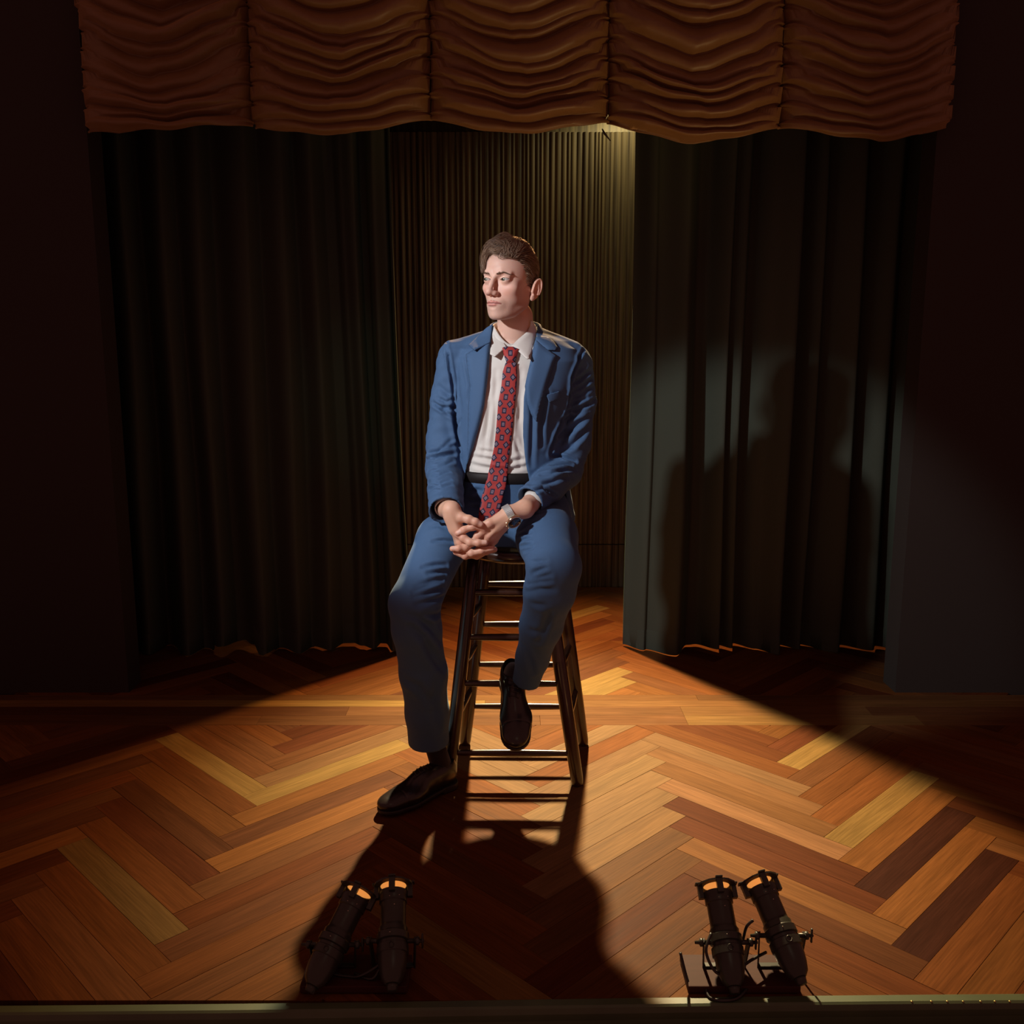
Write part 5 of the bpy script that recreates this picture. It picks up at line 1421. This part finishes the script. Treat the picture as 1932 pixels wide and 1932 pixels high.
def hand(P, F):
    d = None
    for i, (p, r) in enumerate(F):
        e = sd_chain(P, p, r, 0.003)
        # knuckle swellings
        for j in range(1, len(p)-1): e = smin(e, np.linalg.norm(P-p[j], axis=1)-(r[j]+0.0004), 0.004)
        if d is None: d = e
        else:
            w0 = np.linalg.norm(P-p[0], axis=1); w1 = np.linalg.norm(P-p[1], axis=1)
            near = np.clip(1-w1/0.055, 0, 1); k = 0.0008+0.013*np.clip(1-w1/0.030, 0, 1)+0.010*np.clip(1-w0/0.05, 0, 1)
            d = smin(d, e, k)
    return d
wr_a = hp(335, 400, -6); wr_b = hp(1035, 455, -12)
def hands_sdf(P):
    a = hand(P, FA); b = hand(P, FB)
    # palms and wrists
    a = smin(a, sd_chain(P, [hp(385, 620, -8), wr_a*0.65+hp(385, 620, -8)*0.35, wr_a, arm_r[-1]+V(0, .02, 0)*1], [.021, .022, .0235, .028], .01), .012)
    b = smin(b, sd_chain(P, [hp(800, 660, -14), hp(920, 550, -14), wr_b, hp(1230, 385, -30), arm_l[-1]+V(.02, .05, .0)], [.021, .0225, .0235, .0255, .029], .01), .012)
    # tendons
    a = smin(a, sd_chain(P, [hp(330, 440, 14), hp(425, 680, 14)], [.002, .003]), .008)
    b = smin(b, sd_chain(P, [hp(960, 480, 8), hp(740, 630, 14)], [.002, .003]), .008); b = smin(b, sd_chain(P, [hp(980, 520, 6), hp(790, 720, 9)], [.002, .003]), .008)
    d = np.minimum(a, b)
    return d
pts_ = np.concatenate([np.concatenate([p for p, r in FA+FB]), [arm_r[-1], arm_l[-1]]])
lo = pts_.min(0)-.03; hi = pts_.max(0)+.035; hi[2] = min(hi[2], 0.935)
dv, dq = surface_nets(hands_sdf, lo, hi, .00125); dv = relax(dv, dq, 1, .3)
hs = np.tile(V(0.56, 0.315, 0.215), (len(dv), 1))*V(1.16, 1.22, 1.25); hn = vnormals(dv, dq)
def tint(c, rad, col, amt, sharp=2):
    global hs
    d_ = np.linalg.norm(dv-c, axis=1)/rad; k = (np.exp(-d_**sharp)*amt)[:, None]; hs = hs*(1-k)+V(*col)*k
for F in (FA, FB):
    for p, r in F:
        for j in range(1, len(p)-1): tint(p[j]+V(0, -r[j], 0), .009, (0.56, 0.23, 0.16), .45)
        tint(p[-1], .013, (0.60, 0.25, 0.18), .5)
        d_ = p[-1]-p[-2]; d_ /= np.linalg.norm(d_); nc = p[-1]+V(0, -r[-1]*0.75, r[-1]*0.45)-d_*.003
        q_ = dv-nc; al__ = q_ @ d_; pe = np.linalg.norm(q_-al__[:, None]*d_, axis=1)
        k = ((np.abs(al__) < .0062) & (pe < .0050)).astype(float)[:, None]*0.8; hs = hs*(1-k)+V(0.66, 0.42, 0.34)*k
BODY_PARTS.append((dv, dq, hs))
# neck-to-ankle skin of the body under the clothes, and the shins above the socks
def under_sdf(P):
    d = chest_sdf(P)
    d = smin(d, sd_chain(P, [arm_r[0], arm_r[2], arm_r[3], arm_r[-1]+V(0, .02, 0)], [.030, .028, .028, .025], .01), .02)
    d = smin(d, sd_chain(P, [arm_l[0], arm_l[2], arm_l[3], arm_l[-1]+V(.02, .04, .0)], [.030, .028, .028, .025], .01), .02)
    d = smin(d, sd_chain(P, [HIPR]+LEG_R[1:], [.055, .052, .042, .042, .040, .034, .028], .01), .03)
    d = smin(d, sd_chain(P, [HIPL]+LEG_L[1:], [.055, .052, .042, .040, .036, .030, .024], .01), .03)
    return d
uv_, uq_ = surface_nets(under_sdf, V(-.36, 2.42, .10), V(.30, 3.03, 1.34), .008)
BODY_PARTS.append((uv_, uq_, np.tile(V(0.56, 0.315, 0.215), (len(uv_), 1))))

# shirt cuffs
M_CUFF = M_SHIRT
for pts, r_ in (([arm_l[-1]-(arm_l[-1]-arm_l[-2])*0.3, arm_l[-1]+(arm_l[-1]-arm_l[-2])/np.linalg.norm(arm_l[-1]-arm_l[-2])*0.005*0+V(.008, 0, -.012)], .031), ([arm_r[-1]-(arm_r[-1]-arm_r[-2])*0.3, arm_r[-1]-(arm_r[-1]-arm_r[-2])*0.06], .033)):
    bm = bmesh.new(); bm_tube(bm, [Vector(p)-PO for p in pts], r_, 28, cap=False); o_ = from_bm('shirt_cuff', bm, M_CUFF, shirt, True)
    so = o_.modifiers.new('cloth_thickness', 'SOLIDIFY'); so.thickness = .003
# ------------------------------------------------------------------ wristwatch
M_BAND = simple('steel_mesh_band', (0.55, 0.56, 0.54), 0.45, metal=0.6, noise=0.3, scale=900)
M_CASE = simple('polished_steel', (0.75, 0.68, 0.5), 0.15, metal=1.0)
M_DIAL = simple('navy_dial', (0.012, 0.012, 0.03), 0.15, spec=0.7, coat=0.6)
ax_ = hp(1230, 385, -30)-hp(920, 550, -14); ax_ /= np.linalg.norm(ax_)
ctr = wr_b+ax_*0.000
bm = bmesh.new()
fr_ = V(0, -1, 0)-ax_*(V(0, -1, 0) @ ax_); fr_ /= np.linalg.norm(fr_); dn_ = np.cross(ax_, fr_)
if dn_[2] > 0: dn_ = -dn_
RW = .0262; WS = 1.14
for k in range(40):
    t0, t1 = 2*math.pi*k/40, 2*math.pi*(k+0.86)/40
    qd = []
    for t in (t0, t1):
        c_ = fr_*math.cos(t)+dn_*math.sin(t)
        qd += [ctr+c_*(RW-.001)-ax_*.010, ctr+c_*(RW-.001)+ax_*.010, ctr+c_*(RW+.0022)+ax_*.0098, ctr+c_*(RW+.0022)-ax_*.0098]
    vs_ = [bm.verts.new(Vector(p)-PO) for p in qd]
    for f_ in ((0, 1, 2, 3), (7, 6, 5, 4), (0, 4, 5, 1), (1, 5, 6, 2), (2, 6, 7, 3), (3, 7, 4, 0)): bm.faces.new([vs_[i] for i in f_])
watch = from_bm('wristwatch', bm, M_BAND, person); watch['label'] = 'steel wristwatch with a dark blue dial'
wn = fr_*math.cos(R(42))+dn_*math.sin(R(42)); wc = ctr+wn*(RW+.001)
T = Matrix.Translation(Vector(wc)-PO) @ Vector(wn).to_track_quat('Z', 'Y').to_matrix().to_4x4()
bm = bmesh.new(); bm_lathe(bm, [(0, -.002), (.0185, -.002), (.0215, 0), (.0220, .004), (.0212, .0075), (.0198, .0088), (.0185, .0084), (.0183, .0076)], 36, T); from_bm('watch_case', bm, M_CASE, watch, True)
bm = bmesh.new(); bm_lathe(bm, [(0, .0080), (.0184, .0078), (.0186, .0070)], 32, T); from_bm('watch_dial', bm, M_DIAL, watch, True)
Ti = T.to_3x3(); axl = Ti.inverted() @ Vector(ax_); a0 = math.atan2(axl.y, axl.x)+math.pi
for da in (-0.55, 0, 0.55):
    bm = bmesh.new(); p0 = T @ Vector((.0215*math.cos(a0+da), .0215*math.sin(a0+da), .0045)); p1 = T @ Vector((.0255*math.cos(a0+da), .0255*math.sin(a0+da), .0045))
    bm_tube(bm, [p0, p1], .0016, 8); from_bm('pusher', bm, M_CASE, watch, True)
for an_ in (0.0, 2.1):
    bm = bmesh.new(); bm_tube(bm, [T @ Vector((0, 0, .0083)), T @ Vector((.011*math.cos(an_), .011*math.sin(an_), .0083))], .0004, 5); from_bm('watch_hand', bm, M_CASE, watch)
off_ = 0; AV, AQ, AC = [], [], []
for v_, q_, c_ in BODY_PARTS: AV.append(v_); AQ.append(q_+off_); AC.append(c_); off_ += len(v_)
quad_object('body', np.concatenate(AV), np.concatenate(AQ), M_SKIN, person, np.concatenate(AC), PO)
